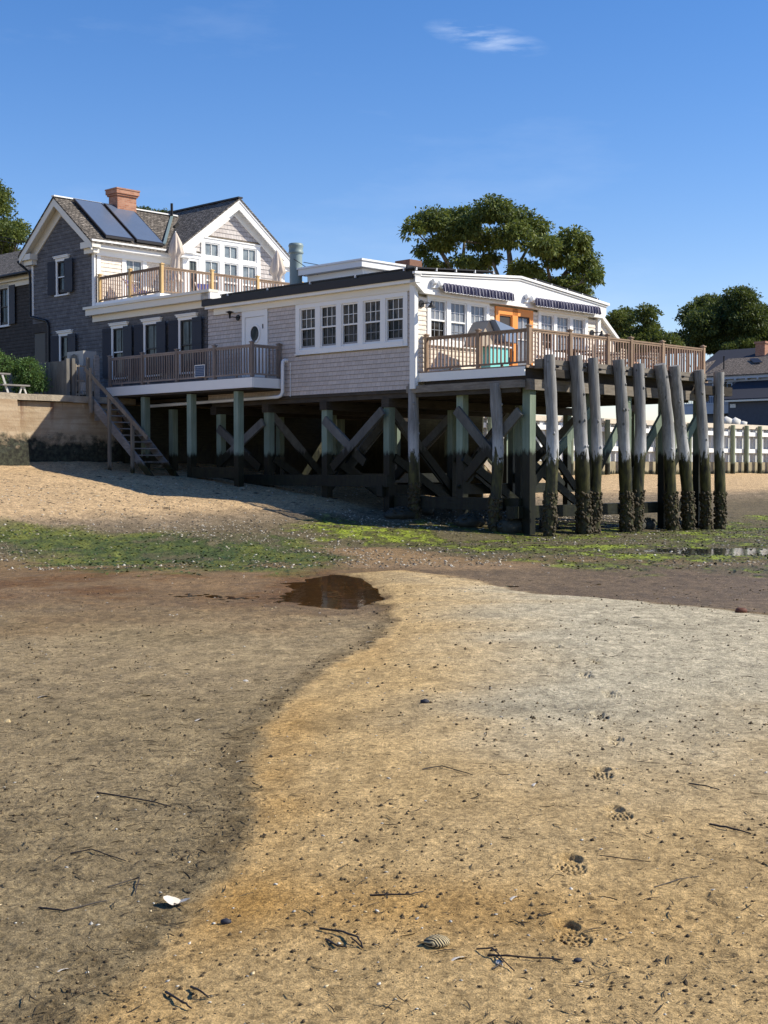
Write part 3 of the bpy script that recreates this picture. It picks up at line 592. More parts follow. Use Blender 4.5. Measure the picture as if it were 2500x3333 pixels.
def lamp(parent, pl, c, u, z, m, side=1, sc=1.0):
    a = MB(); n = 14
    a.add([pp(pl, c, u+.085*sc*math.cos(6.283*k/n), z+.085*sc*math.sin(6.283*k/n), .045) for k in range(n)]+[pp(pl, c, u+.085*sc*math.cos(6.283*k/n), z+.085*sc*math.sin(6.283*k/n), .017) for k in range(n)],
          [tuple(range(n))]+[(k, (k+1) % n, n+(k+1) % n, n+k) for k in range(n)])
    a.tube([pp(pl,c,u,z,.04), pp(pl,c,u+.02,z+.01,.22*sc), pp(pl,c,u+.03,z-.01,.30*sc)], .016, 6)
    l_ = a.part('wall_lamp', m, parent); s = MB(); e = pp(pl, c, u+.03, z, .31*sc)
    if side > 0: s.lathe(e, [(.03,.05),(.035,0),(.05,-.04),(.105*sc,-.13)], 12)
    else: s.lathe(e, [(.02,-.05),(.035,.02),(.04,.10),(.05,.12),(.15,.16),(.005,.20)], 12)
    s.part('lamp_shade', m, l_); return l_

# ================================================================ the restaurant on the pier
rest = thing('pier_restaurant', 'low white shingled restaurant with navy striped awnings and orange door, raised on timber posts', 'building', (0, 0, 3.83))
core = MB(); core.box(.13, 8.75, .13, 9.3, 3.86, 6.95); core.part('wall', M['white_wall'], rest)
w5 = [(.41,1.12),(1.32,2.04),(2.25,2.96),(3.17,3.88),(4.09,4.8)]
wa = MB(); courses(wa, 'A', 0, .12, 9.32, 3.83, 6.82, [(.25,4.98,5.09,6.70),(6.28,7.57,4.2,6.66),(.0,7.0,6.60,6.9)])
wa.part('wall', M['shingle_shaded'], rest, 'shaded side wall of white wooden shingles')
t = MB()   # casing round the row of five windows
pbx(t,'A',0,.25,.41,5.09,6.60,-.03,.035); pbx(t,'A',0,4.80,4.98,5.09,6.60,-.03,.035); pbx(t,'A',0,.41,4.80,6.47,6.60,-.03,.037); pbx(t,'A',0,.41,4.80,5.09,5.21,-.03,.055)
for i in range(4): pbx(t,'A',0,w5[i][1],w5[i+1][0],5.21,6.47,-.03,.033)
pbx(t,'A',0,.23,5.0,5.055,5.088,-.0,.07)
t.part('window_casing', M['white'], rest)
core_dark = MB()
for (a0, a1) in w5: window(rest, 'A', 0, a0, a1, 5.21, 6.47, M['white'], M['glass_up'], M['glass_dark'])
# side door with oval porthole
d = MB(); pbx(d,'A',0,6.30,6.44,4.15,6.62,-.02,.035); pbx(d,'A',0,7.41,7.55,4.15,6.62,-.02,.035); pbx(d,'A',0,6.44,7.41,6.40,6.62,-.02,.035)
pbx(d,'A',0,6.28,7.57,6.62,6.66,-.02,.03); dr = d.part('door_frame', M['white'], rest)
d = MB(); pbx(d,'A',0,6.45,7.40,4.15,6.39,-.04,.012); dd = d.part('door', M['white'], rest)
n = 28; ro = MB(); ring = [(math.cos(2*math.pi*k/n), math.sin(2*math.pi*k/n)) for k in range(n)]
def ovl(r, zr, dp): return [pp('A', 0, 6.92+r*x, 5.86+zr*y, dp) for x, y in ring]
ro.add(ovl(.26,.30,.014)+ovl(.26,.30,.04)+ovl(.205,.24,.04)+ovl(.205,.24,.0135), [(j*n+k, j*n+(k+1) % n, (j+1)*n+(k+1) % n, (j+1)*n+k) for j in range(3) for k in range(n)])
ro.part('porthole_frame', M['white'], dd); g = MB(); g.add(ovl(.21,.245,.018), [tuple(range(n))]); g.part('pane', M['glass_dark'], dd)
MB().box(-.035,-.014,6.52,6.545,6.0,6.14).part('hinge', M['frame_dark'], dd)
lamp(rest, 'A', 0, 7.75, 6.43, M['black'], -1, 1.1)
# mouldings of side A: frieze, fascia
t = MB(); pbx(t,'A',0,0.12,8.96,6.60,6.80,.0,.06); t.part('frieze', M['cream'], rest)
t = MB(); t.box(-.20, .02, -.22, 9.25, 6.80, 7.02); t.box(-.25, .02, -.26, 9.32, 7.02, 7.08); t.part('fascia', M['white'], rest)
MB().box(-.075,.07,-.075,.12,3.83,6.80).part('corner_board', M['white'], rest); MB().box(8.72,8.87,-.075,.1,3.83,6.6).part('corner_board', M['white'], rest)
# front B
holesB = [(.51,3.25,5.14,6.55),(3.51,5.35,4.2,6.60),(5.62,8.22,5.14,6.55),(0,9,6.44,6.9)]
wb = MB(); courses(wb, 'B', 0, .12, 8.72, 4.2, 6.6, holesB); wb.part('wall', M['shingle_lit'], rest, 'sunny front wall of white shingles')
def roofz(x): return 7.08+(7.40-7.08)*x/4.47 if x < 4.47 else 7.40-(7.40-6.97)*(x-4.47)/(8.95-4.47)
t = MB(); poly = [(-.25,-.20,6.62),(9.05,-.20,6.62),(9.05,-.20,roofz(9.0)),(4.47,-.20,7.40),(-.25,-.20,7.055)]
t.prism([(-.20,-.20,6.80),(.2,-.20,6.52),(8.85,-.20,6.50),(9.0,-.20,6.62),(9.0,-.20,6.93),(4.47,-.20,7.36),(-.20,-.20,7.02)], (0,.19,0))
t.part('gable_fascia', M['white'], rest)
t = MB(); t.prism([(-.27,-.27,7.03),(4.47,-.27,7.36),(9.1,-.27,6.92),(9.1,-.27,7.0),(4.47,-.27,7.43),(-.27,-.27,7.09)], (0,.1,0))
t.prism([(-.23,-.235,6.97),(4.47,-.235,7.30),(9.03,-.235,6.87),(9.03,-.235,6.90),(4.47,-.235,7.335),(-.23,-.235,7.0)], (0,.05,0)); t.part('cornice', M['white'], rest)
t = MB(); t.prism([(-.26,-.16,7.10),(4.47,-.16,7.44),(9.1,-.16,7.01),(9.1,-.16,6.9),(-.26,-.16,6.9)], (0,9.5,0)); t.part('roof', M['membrane'], rest)
def wgroup(u0, u1, us, lower):
    t = MB(); a0 = us[0][0]; a1 = us[-1][1]
    pbx(t,'B',0,u0,a0,5.14,6.55,-.03,.035); pbx(t,'B',0,a1,u1,5.14,6.55,-.03,.035); pbx(t,'B',0,a0,a1,6.42,6.55,-.03,.037); pbx(t,'B',0,a0,a1,5.14,5.25,-.03,.055)
    for i in range(len(us)-1): pbx(t,'B',0,us[i][1],us[i+1][0],5.25,6.42,-.03,.033)
    pbx(t,'B',0,u0-.02,u1+.02,5.10,5.139,0,.08); t.part('window_casing', M['white'], rest)
    for i, (a, b) in enumerate(us): window(rest, 'B', 0, a, b, 5.25, 6.42, M['white'], M['glass_lit'], M['glass_dark'] if i == 0 else M['glass_lit'])
wgroup(.51, 3.25, [(.65,1.34),(1.51,2.23),(2.40,3.11)], 0)
wgroup(5.62, 8.22, [(5.76,6.42),(6.58,7.25),(7.42,8.06)], 0)
# orange double door
t = MB(); pbx(t,'B',0,3.53,3.70,4.3,6.46,-.02,.05); pbx(t,'B',0,4.32,4.58,4.3,6.46,-.02,.05); pbx(t,'B',0,5.16,5.33,4.3,6.46,-.02,.05); pbx(t,'B',0,3.70,5.16,6.24,6.46,-.02,.05)
dfr = t.part('door_frame', M['orange'], rest, 'bright orange double door frame')
for (a, b, gm) in ((3.70,4.32,'screen'),(4.58,5.16,'glass_lit')):
    f = MB(); pbx(f,'B',0,a,b,4.3,4.72,-.03,.02); pbx(f,'B',0,a,a+.035,4.72,6.24,-.03,.02); pbx(f,'B',0,b-.035,b,4.72,6.24,-.03,.02); pbx(f,'B',0,a+.035,b-.035,6.20,6.24,-.03,.02)
    dr = f.part('door', M['orange'] if gm == 'screen' else M['screen'], rest); g = MB(); g.quad((a+.03,.012,4.7),(b-.03,.012,4.7),(b-.03,.012,6.22),(a+.03,.012,6.22)); g.part('pane', M[gm], dr)
    if gm != 'screen':
        g = MB(); pbx(g,'B',0,a+.035,b-.035,5.52,5.55,-.02,.015); pbx(g,'B',0,(a+b)/2-.01,(a+b)/2+.01,5.55,6.20,-.02,.014); g.part('glazing_bar', M['white'], dr)
lamp(rest, 'B', 0, .26, 6.24, M['black'], 1, 1.25); lamp(rest, 'B', 0, 8.45, 6.0, M['black'], 1, 1.25)
# awnings
def awning(x0, x1, z):
    a = MB(); a.tube([(x0,-.20-.07,z+.10),(x1,-.27,z+.10)], .062, 10); a.box(x0+.02,x1-.02,-.36,-.345,z-.02,z+.11)
    for x in (x0, x1): pass
    aw = a.part('awning', M['awning'], rest)
    v = MB(); n = int((x1-x0)/.15); vs = []; fs = []
    for i in range(n*6+1):
        u = x0+(x1-x0)*i/(n*6); s = abs(math.sin(math.pi*(i/6.0))); vs += [(u,-.36-.012*math.sin(i*1.9),z+.12),(u,-.385-.02*math.sin(i*2.3),z-.10-.022*s)]
    fs = [(2*i,2*i+1,2*i+3,2*i+2) for i in range(n*6)]; v.add(vs, fs); v.part('valance', M['awning'], aw)
    tr = MB(); tr.tube([(x0+.02+(x1-x0-.04)*i/(n*4),-.388-.01*math.sin(i*2.3),z-.105-.022*abs(math.sin(math.pi*i/4))) for i in range(n*4+1)], .008, 4); tr.part('trim', M['white'], aw)
    h = MB(); h.tube([(x0-.10,-.27,z+.10),(x0+.01,-.27,z+.10)], .10, 12); h.box(x0-.34,x0-.10,-.25,-.20,z-.02,z+.12); h.tube([(x0-.34,-.27,z+.14),(x0-.22,-.27,z+.14)], .085, 10)
    h.part('bracket', M['pvc'], aw)
    h = MB(); h.bar((x0+.03,-.34,z+.02),(x0+.03,-.21,z+.02),.04,.08); h.bar((x1-.03,-.34,z+.02),(x1-.03,-.21,z+.02),.04,.08); h.bar((x0,-.345,z+.0),(x1,-.345,z+.0),.03,.04); h.part('arm', M['pvc'], aw)
awning(.80, 3.98, 6.72); awning(5.02, 8.45, 6.68)
# roof solar arrays: low racks following both slopes
def array(x0, x1, y0, y1, n):
    r = MB(); z = lambda x: roofz(x)+.13
    r.prism([(x0,y0,z(x0)),(x1,y0,z(x1)),(x1,y0,z(x1)+.035),(x0,y0,z(x0)+.035)], (0,y1-y0,0)); s = r.part('solar_array', M['frame_dark'], rest)
    g = MB(); k = 4
    for i in range(k):
        a = x0+(x1-x0)*i/k+.02; b = x0+(x1-x0)*(i+1)/k-.02
        for j in range(n):
            c = y0+(y1-y0)*j/n+.015; d = y0+(y1-y0)*(j+1)/n-.015; g.quad((a,c,z(a)+.04),(b,c,z(b)+.04),(b,d,z(b)+.04),(a,d,z(a)+.04))
    g.part('solar_panel', M['solar'], s)
    r = MB(); 
    for i in range(5):
        x = x0+.1+(x1-x0-.2)*i/4; r.box(x-.015,x+.015,y0-.01,y0+.05,z(x)-.06,z(x)+.03)
    for j in range(5): r.box(x0-.02,x0+.05,y0+.4+(y1-y0-.8)*j/4-.02,y0+.4+(y1-y0-.8)*j/4+.02,z(x0)-.04,z(x0)+.03)
    r.part('clamp', M['pvc'], s)
    r = MB(); r.box(x0+.04,x1-.04,y0+.3,y0+.36,roofz((x0+x1)/2)-.1,z((x0+x1)/2)-.001); r.box(x0+.04,x0+.1,y0+.3,y1,roofz(x0)-.05,z(x0)-.002); r.part('rack', M['frame_dark'], s)
array(-.12, 3.45, -.10, 8.55, 6); array(5.35, 8.80, -.05, 5.5, 4)
# lean-to on the far side
t = MB(); t.prism([(8.75,-.0,3.9),(9.75,0,3.9),(9.75,0,5.95),(8.75,0,6.66)], (0,3.0,0)); t.part('lean_to', M['shingle_lit'], rest)
t = MB(); t.prism([(8.70,-.12,6.66),(9.9,-.12,5.80),(9.9,-.12,5.92),(8.70,-.12,6.80)], (0,3.2,0)); t.box(9.03,9.42,-.03,-.0,5.1,5.75); t.part('lean_to_roof', M['white'], rest)
MB().box(9.09,9.36,-.036,-.031,5.15,5.68).part('pane', M['glass_bluegrey'], rest)
# soffit and drain
t = MB(); t.tube([(-.10,5.42,4.92),(-.13,5.42,4.92),(-.17,5.42,4.88),(-.18,5.42,4.75),(-.18,5.42,3.95),(-.2,5.47,3.84),(-.24,5.55,3.80),(-.24,12.6,3.72)], .055, 10)
t.tube([(.01,5.42,4.92),(-.10,5.42,4.92)], .065, 10); t.tube([(-.03,5.22,4.85),(-.04,5.22,3.8)], .012, 6); t.part('drain_pipe', M['pvc'], rest)
# clerestory lantern on the roof
lan = thing('roof_lantern', 'white box shaped clerestory with a row of small windows standing on the flat roof', 'roof lantern', (2.4, 4.3, 7.15))
t = MB(); t.box(2.45,5.3,4.55,7.15,7.15,7.95); t.part('wall', M['white'], lan)
t = MB(); t.box(2.2,5.6,4.33,7.33,7.96,8.15); t.box(2.16,5.64,4.29,7.37,8.15,8.21); t.part('roof', M['white'], lan)
for (a, b) in ((4.95,5.75),(5.95,6.75)):
    f = MB(); pbx(f,'A',2.45,a,b,7.42,7.46,0,.03); pbx(f,'A',2.45,a,b,7.72,7.76,0,.03)
    for k in range(4): u = a+(b-a)*k/3; pbx(f,'A',2.45,u-.02,u+.02,7.46,7.72,0,.028)
    w_ = f.part('window', M['white'], lan); MB().quad((2.44,a,7.45),(2.44,b,7.45),(2.44,b,7.73),(2.44,a,7.73)).part('pane', M['glass_bluegrey'], w_)
# extract flue
fl = thing('metal_flue', 'tall pale green galvanised exhaust flue with band cap on the restaurant roof', 'flue', (2.0, 7.4, 7.15))
def cyl(mb, x, y, prof, n=24): mb.lathe((x, y, 0), prof, n)
t = MB(); cyl(t, 2.3, 7.55, [(.21,7.1),(.21,8.72)]); t.part('stack', M['metal_green'], fl)
t = MB(); cyl(t, 2.3, 7.55, [(.215,8.70),(.25,8.72),(.255,8.76),(.235,8.80),(.235,8.92),(.25,8.95),(.25,9.0),(.22,9.05),(.20,9.055)]); t.part('cap', M['metal_green'], fl)
t = MB(); t.tube([(2.05,7.38,8.5),(2.5,6.6,7.9)], .012, 5); t.tube([(2.55,7.45,8.45),(3.4,6.4,8.2)], .012, 5); t.part('guy_wire', M['frame_dark'], fl)
bc = MB(); bc.prism([(8.2,8.0,7.0),(9.05,8.0,7.0),(8.95,8.0,9.25),(8.3,8.0,9.25)], (0,.75,0)); bc.solo('brick_chimney', plain('brown_brick', (.22,.115,.08), .9, .3, 10), 'small brown brick chimney showing just over the white roof edge', 'chimney', (8.6, 8.3, 7.0))

# ================================================================ under-frame, posts, pilings
uf = thing('pier_underframe', 'dark timber floor frame carrying the restaurant above the beach', 'timber frame', (0, 0, 3.4))
t = MB(); t.box(.0,8.8,.0,9.3,3.74,3.82); t.part('floor', M['beam_dark'], uf)
for y in (1.14,3.76,6.44,9.05): MB().box(-.02,9.2,y-.15,y+.15,3.35,3.6).part('girder', M['beam_dark'], uf)
jm = [MB().box(x-.05,x+.05,-3.7,9.2,3.6,3.739) for x in np.arange(.1, 9, .75)]
for j in jm: j.part('joist', M['beam_dark'], uf)
def sqpost(b, a, top, w=.15, lab=None, grp='square green treated posts under the restaurant'):
    g = hzw(b, a); w = w*.78; t = MB().box(b-w, b+w, a-w, a+w, g-.5, top); t.box(b-.045, b+.045, a-w-.012, a-w+.0, top-.2, top-.08)
    return t.solo('timber_post', M['post'], lab, 'post', (b, a, g), 1, grp)
FR = ['second from the corner', 'third from the corner', 'fourth from the corner', 'fifth from the corner']
sqpost(.15, 1.14, 3.36, .15, 'green square post just left of the weathered corner piling, with brace crossing its right')
sqpost(.15, 3.76, 3.36, .15, 'green square post below the five windows, joined by an X brace')
sqpost(.15, 6.44, 3.36, .15, 'green square post under the drain pipe end of the side wall')
sqpost(.15, 8.85, 3.36, .14, 'green square post set back between the two balcony posts')
sqpost(.15, 11.45, 3.6, .14, 'green square post deep in shade behind the stairs')
sqpost(-1.0, 6.55, 3.98, .14, 'tallest green post under the right end of the shaded balcony')
sqpost(-1.0, 8.93, 3.98, .14, 'middle green post carrying the shaded balcony')
sqpost(-1.0, 11.45, 3.98, .14, 'green post under the balcony beside the beach stairs')
sqpost(.35, -1.49, 3.66, .15, 'green square post under the left side of the sun deck')
sqpost(.45, -3.75, 3.78, .16, 'green square post at the sun deck corner, half lit by the sun')
for (b, lab) in ((3.2,'green square post behind the second round piling'),(4.96,'green square post with diagonal brace behind the middle pilings'),(6.9,'green square post between the sixth and seventh pilings'),(8.85,'green square post at the far end of the sun deck')):
    sqpost(b, -3.75, 3.7, .14, lab)
inner = [(b, a) for a in (-1.49,1.14,3.76,6.44,9.05) for b in (2.9,5.8,8.7)]
ORD = 'first second third fourth fifth sixth seventh eighth ninth tenth eleventh twelfth thirteenth fourteenth fifteenth sixteenth seventeenth eighteenth nineteenth twentieth twenty-first twenty-second twenty-third twenty-fourth twenty-fifth twenty-sixth'.split()
AR = {-1.49: 0, 1.14: 1, 3.76: 2, 6.44: 3, 9.05: 4}; BR = {.15: 0, 2.9: 1, 5.8: 2, 8.7: 3}
for b, a in inner: sqpost(b, a, 3.4, .13, 'shaded green post, %s row back from the deck, %s post in from the side' % (ORD[AR[a]], ORD[BR[b]]), 'inner posts under the pier')
def brace(p, q, lab, w=.09, ht=.26, m='brace', g='diagonal braces under the pier'):
    p, q = Vector(p), Vector(q); mid = (p+q)/2
    MB().bar(p, q, w, ht).solo('diagonal_brace', M[m], lab, 'brace', tuple(mid), 1, g)
brace((-.06,3.66,3.05),(-.06,1.9,1.75),'grey brace falling right from the post below the windows')
brace((-.16,1.1,3.25),(-.16,3.2,1.6),'long grey brace rising right to the post left of the corner piling')
brace((-.03,-1.6,3.2),(-.03,-3.1,1.75),'wide grey brace falling right from the post under the deck side')
brace((.18,-3.65,3.1),(.18,-1.7,1.3),'long brace rising right to the half lit deck corner post')
brace((-.05,6.5,3.05),(-.05,8.7,1.75),'grey brace rising right behind the end balcony post')
brace((.0,8.8,2.9),(.0,6.7,1.6),'grey brace falling right between the balcony posts')
for (b0, b1, s) in ((.45,3.2,1),(3.2,4.96,1),(4.96,6.9,1),(6.9,8.85,1)):
    brace((b1,-3.78,3.25),(b0+.1,-3.6,1.0),'green tinted brace rising to post %s of the sun deck front' % ({3.2:'behind the second piling',4.96:'amid the pilings',6.9:'near the sixth piling',8.85:'at the far end'}[b1]),.10,.24,'post')
k = 0
for a in (-1.49,1.14,3.76,6.44):
    for b in (.15,2.9,5.8):
        k += 1
        q = [((b+.1,a,3.3),(b+2.7,a,1.0)),((b+2.7,a,3.3),(b+.1,a,1.0))][k % 2]; brace(*q,'upper shaded brace, %s row back from the deck, %s bay from the side' % (ORD[AR[a]], ORD[BR[b]]),.08,.24,'brace','inner braces under the pier')
        if k % 3: brace((b+.1,a-.12,1.9),(b+2.6,a-.12,.55),'lower dark brace, %s row back from the deck, %s bay from the side' % (ORD[AR[a]], ORD[BR[b]]),.08,.24,'low_beam','inner braces under the pier')
for (a0, b) in ((1.14,2.9),(3.76,2.9),(-1.49,5.8),(3.76,5.8)): brace((b,a0,3.2),(b,a0+2.6,1.2),'lengthwise shaded brace, %s row back, %s line of posts from the side' % (ORD[AR[a0]], ORD[BR[b]]),.08,.24,'brace','inner braces under the pier')
for (b0,b1,a,z,lab) in ((-.1,9.0,-3.55,.42,'weed covered sill beam low across the front posts'),(-.1,9.2,1.3,.95,'mossy low cross beam under the middle of the pier'),(2.0,9.0,6.3,1.25,'mossy low cross beam far under the pier')):
    MB().box(b0,b1,a-.12,a+.12,z-.16,z+.16).solo('sill_beam', M['low_beam'], lab, 'beam', (b0, a, z))
for (b,a0,a1,z,lab) in ((.02,1.0,9.0,1.22,'long dark sill beam along the side posts near the sand'),(-1.0,6.6,8.9,1.45,'dark plank between the balcony post feet'),(.3,-3.6,1.0,.62,'weed hung sill beam under the deck side')):
    MB().box(b-.1,b+.1,a0,a1,z-.17,z+.17).solo('sill_beam', M['low_beam'], lab, 'beam', (b, a0, z))
MB().box(-.9,9.6,12.85,12.95,.9,3.75).solo('plank_bulkhead', M['low_beam'], 'dark plank wall at the back of the space under the pier', 'bulkhead', (4, 12.9, 1.4))
MB().box(.02,9.4,9.32,13.1,3.84,3.95).part('floor', M['beam_dark'], uf)
fb = thing('added_sun_block', 'added dark plank wall blocking the sun under the pier', 'bulkhead', (9.6, 9, 1))  # added wall, keeps sunlight from entering below the pier
for k in range(24): MB().box(9.6, 9.66, 5.6+k*.31, 5.6+k*.31+.302, .2, 3.62+.02*(k % 3)).part('plank', M['low_beam'], fb)
# wale and beams of the front
dk = thing('sun_deck', 'raised wooden sun deck with brown railing in front of the orange door', 'deck', (.1, -3.9, 4.2))
t = MB(); t.box(.12,9.15,-3.92,-.1,4.24,4.31); t.part('floor', M['rail'], dk)
t = MB(); t.box(.08,.12,-3.88,-.06,4.03,4.27); t.part('skirt_board', M['white'], dk)
t = MB(); t.box(.2,9.05,-3.85,-.2,3.86,4.235); t.part('joists', M['beam_dark'], dk)
t = MB(); t.box(.20,9.1,-3.98,-3.78,3.66,3.95); t.box(-.02,.16,-3.85,.3,3.72,3.92); t.part('rim_beam', M['beam'], dk)
railing(dk, [(.37,-.12),(.37,-3.80),(9.05,-3.80),(9.05,-.2)], 4.32, 5.28, M['rail'], M['rail_mid'], M['rail'], [(.37,-.12),(.37,-2.05),(.37,-3.80),(2.17,-3.80),(3.94,-3.80),(5.1,-3.80),(6.75,-3.80),(9.05,-3.80),(9.05,-2.0)], .135)
wl = MB(); x = .42
wl.box(.40,8.55,-4.22,-3.96,4.22,4.47); wl.box(.42,8.5,-4.24,-4.23,4.335,4.35); wl.solo('timber_wale', M['beam'], 'heavy square grey timber running behind the round piling tops', 'timber', (.4, -4.1, 4.2))
MB().bar((.95,-4.12,4.12),(2.05,-4.2,4.08),.22,.22).solo('broken_timber', M['beam_dark'], 'splintered rotten beam stub between the first and second pilings', 'timber', (1.5,-4.15,4.1))
MB().bar((8.25,-4.1,3.98),(9.75,-4.3,3.96),.26,.27).solo('cross_timber', M['beam_dark'], 'dark rotting timber bolted across the last two pilings', 'timber', (9.0,-4.2,4.0))
# round pilings
def piling(b, a, top, lean_b, lean_a, r, lab, base=None, muss=1, grp='round weathered pilings in front of the sun deck', sh=0):
    g = hzw(b, a); H = top-g; p = thing('round_piling', lab, 'piling', (b, a, g), 1, grp); n = 16; pts = []; rad = []
    ph = random.uniform(0, 6)
    for i in range(n):
        t = i/(n-1); z = g-.4+(H+.4)*t
        pts.append((b+lean_b*t*t*.6+lean_b*t*.4+.035*math.sin(ph+t*7), a+lean_a*t+.03*math.sin(ph*2+t*6), z)); rad.append(r*(1.07-.10*t)*(1+.05*math.sin(ph+t*19)+random.uniform(-.02,.02)))
    m = MB().tube(pts, rad, 18, True, True, .03)
    for k in range(4):
        t = random.uniform(.45,.95); j = int(t*(n-1)); th = random.uniform(-2.6, -.2); c_ = pts[j]; m.blob((c_[0]+math.cos(th)*rad[j]*.95, c_[1]+math.sin(th)*rad[j]*.95, c_[2]), (.04,.04,.05), 1, .3)
    m.part('shaft', M['pile'], p)
    if grp.startswith('round weathered pilings in front'):
        tx, ty, tz = pts[-2]; bt = MB(); bt.tube([(tx+.10, ty-r-.015+.02, top-.32),(tx+.11,ty-r-.07,top-.32)], [.045,.022], 6); bt.part('bolt', M['frame_dark'], p)
    if muss:
        q = MB()
        for k in range(int(230*muss)):
            t = random.random()**1.1*.20*(6/6)+.02; j = t*(n-1); i0 = int(j); c_ = Vector(pts[i0]).lerp(Vector(pts[i0+1]), j-i0); zz = g+random.random()**.9*1.15*muss
            f = (zz-pts[0][2])/(pts[-1][2]-pts[0][2]); jj = f*(n-1); i0 = int(jj); c_ = Vector(pts[i0]).lerp(Vector(pts[i0+1]), jj-i0)
            th = random.uniform(0, 6.28); rr = rad[i0]*random.uniform(.88,1.12); s = random.uniform(.018,.055)
            q.blob((c_.x+math.cos(th)*rr, c_.y+math.sin(th)*rr, zz), (s, s, s*random.uniform(.8,1.6)), 1, .4)
        q.part('mussel_cluster', M['mussel'], p)
    return p
PL = [(.59,.57,4.57,'first'),(2.10,1.62,4.62,'second'),(2.60,2.50,4.60,'third'),(4.14,3.62,4.62,'fourth'),(4.65,4.70,4.56,'fifth'),(6.55,5.72,4.60,'sixth'),(7.35,6.50,4.60,'seventh'),(8.35,7.85,4.55,'eighth'),(9.12,9.0,4.54,'last')]
DES = ['straight blue grey round piling, leftmost of the front row','thick round piling leaning left, second in the front row','slim upright round piling, third in the front row','round piling with curved lean, fourth in the front row','stout knotty round piling, fifth in the front row','gnarled round piling leaning left with spurs, sixth in the front row','knotted leaning round piling, seventh in the front row','round piling at the deck end, second from the right','rightmost round piling, standing free of the deck']
for i, (bb, bt, top, nm) in enumerate(PL):
    piling(bb, -4.38, top, bt-bb, 0, (.155,.185,.145,.17,.16,.175,.17,.155,.16)[i], DES[i])
piling(.12, .12, 3.98, -.05, 0, .155, 'dark cracked round piling under the restaurant corner', None, .9, 'side pilings of the pier')
piling(.0, -3.0, 3.86, .0, 0, .15, 'grey round piling under the white deck skirt', None, .8, 'side pilings of the pier')
# rocks and concrete lumps at the post feet
for (b, a, rx, rz, lab) in ((-.3,.3,.5,.2,'round'),(.2,-1.9,.5,.22,'wide'),(.25,-3.3,.45,.27,'tall'),(3.0,-3.9,.35,.22,'small'),(5.2,-3.9,.4,.25,'middle'),(6.2,-3.7,.3,.2,'far'),(2.3,-3.0,.35,.18,'inner'),(1.2,.8,.4,.2,'back'),(7.7,-3.6,.35,.22,'end')):
    g = hzw(b, a); m = MB().blob((b, a, g+rz*.5), (rx, rx*.7, rz), 3, .07)
    for k in range(30): th = random.uniform(0, 6.28); ph = random.uniform(0, 1); m.blob((b+math.cos(th)*rx*ph, a+math.sin(th)*rx*.7*ph, g+rz*(.5+math.sqrt(max(0,1-ph*ph)))), (.06,.06,.045), 1, .4)
    m.solo('boulder', M['rock'], '%s dark weedy boulder%s' % (lab, {'round':' under the restaurant corner','wide':' under the deck side','tall':' beside the leftmost front piling','small':' behind the second front piling','middle':' behind the fifth front piling','far':' behind the sixth front piling','inner':' in the shade behind the front row','back':' furthest under the corner','end':' between the last pilings'}[lab]), 'rock', (b, a, g), 1, 'weedy boulders at the pier foot')
# ================================================================ the old shingled house
cot = thing('shingled_house', 'dark shingled two storey house with white gable trim, solar collectors and brick chimney', 'house', (0, 9.4, 3.9))
ZE1, ZA1, YC1 = 9.80, 11.42, 18.05
def gclip(z):
    if z < 6.99: return (9.35, 20.15)
    if z < ZE1: return (15.95, 20.15)
    k = (z-ZE1)/(ZA1-ZE1); return (15.95+k*(YC1-15.95), 20.15-k*(20.15-YC1))
wins = [(13.95,14.75,4.9,6.55),(11.98,12.80,4.9,6.55),(10.0,10.80,4.9,6.55),(17.68,18.36,8.18,9.32),(17.50,18.18,5.0,6.52)]
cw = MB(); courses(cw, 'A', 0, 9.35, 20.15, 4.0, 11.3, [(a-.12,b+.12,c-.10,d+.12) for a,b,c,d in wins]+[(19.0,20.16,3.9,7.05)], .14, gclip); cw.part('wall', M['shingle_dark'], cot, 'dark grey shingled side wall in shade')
core = MB(); core.prism([(.1,16.06,3.9),(.1,20.1,3.9),(.1,20.1,ZE1-.05),(.1,YC1,ZA1-.1),(.1,16.06,ZE1-.05)], (3.3,0,0)); core.box(.1,5.5,9.4,15.99,4.1,7.2); core.part('wall', M['brown_room'], cot)
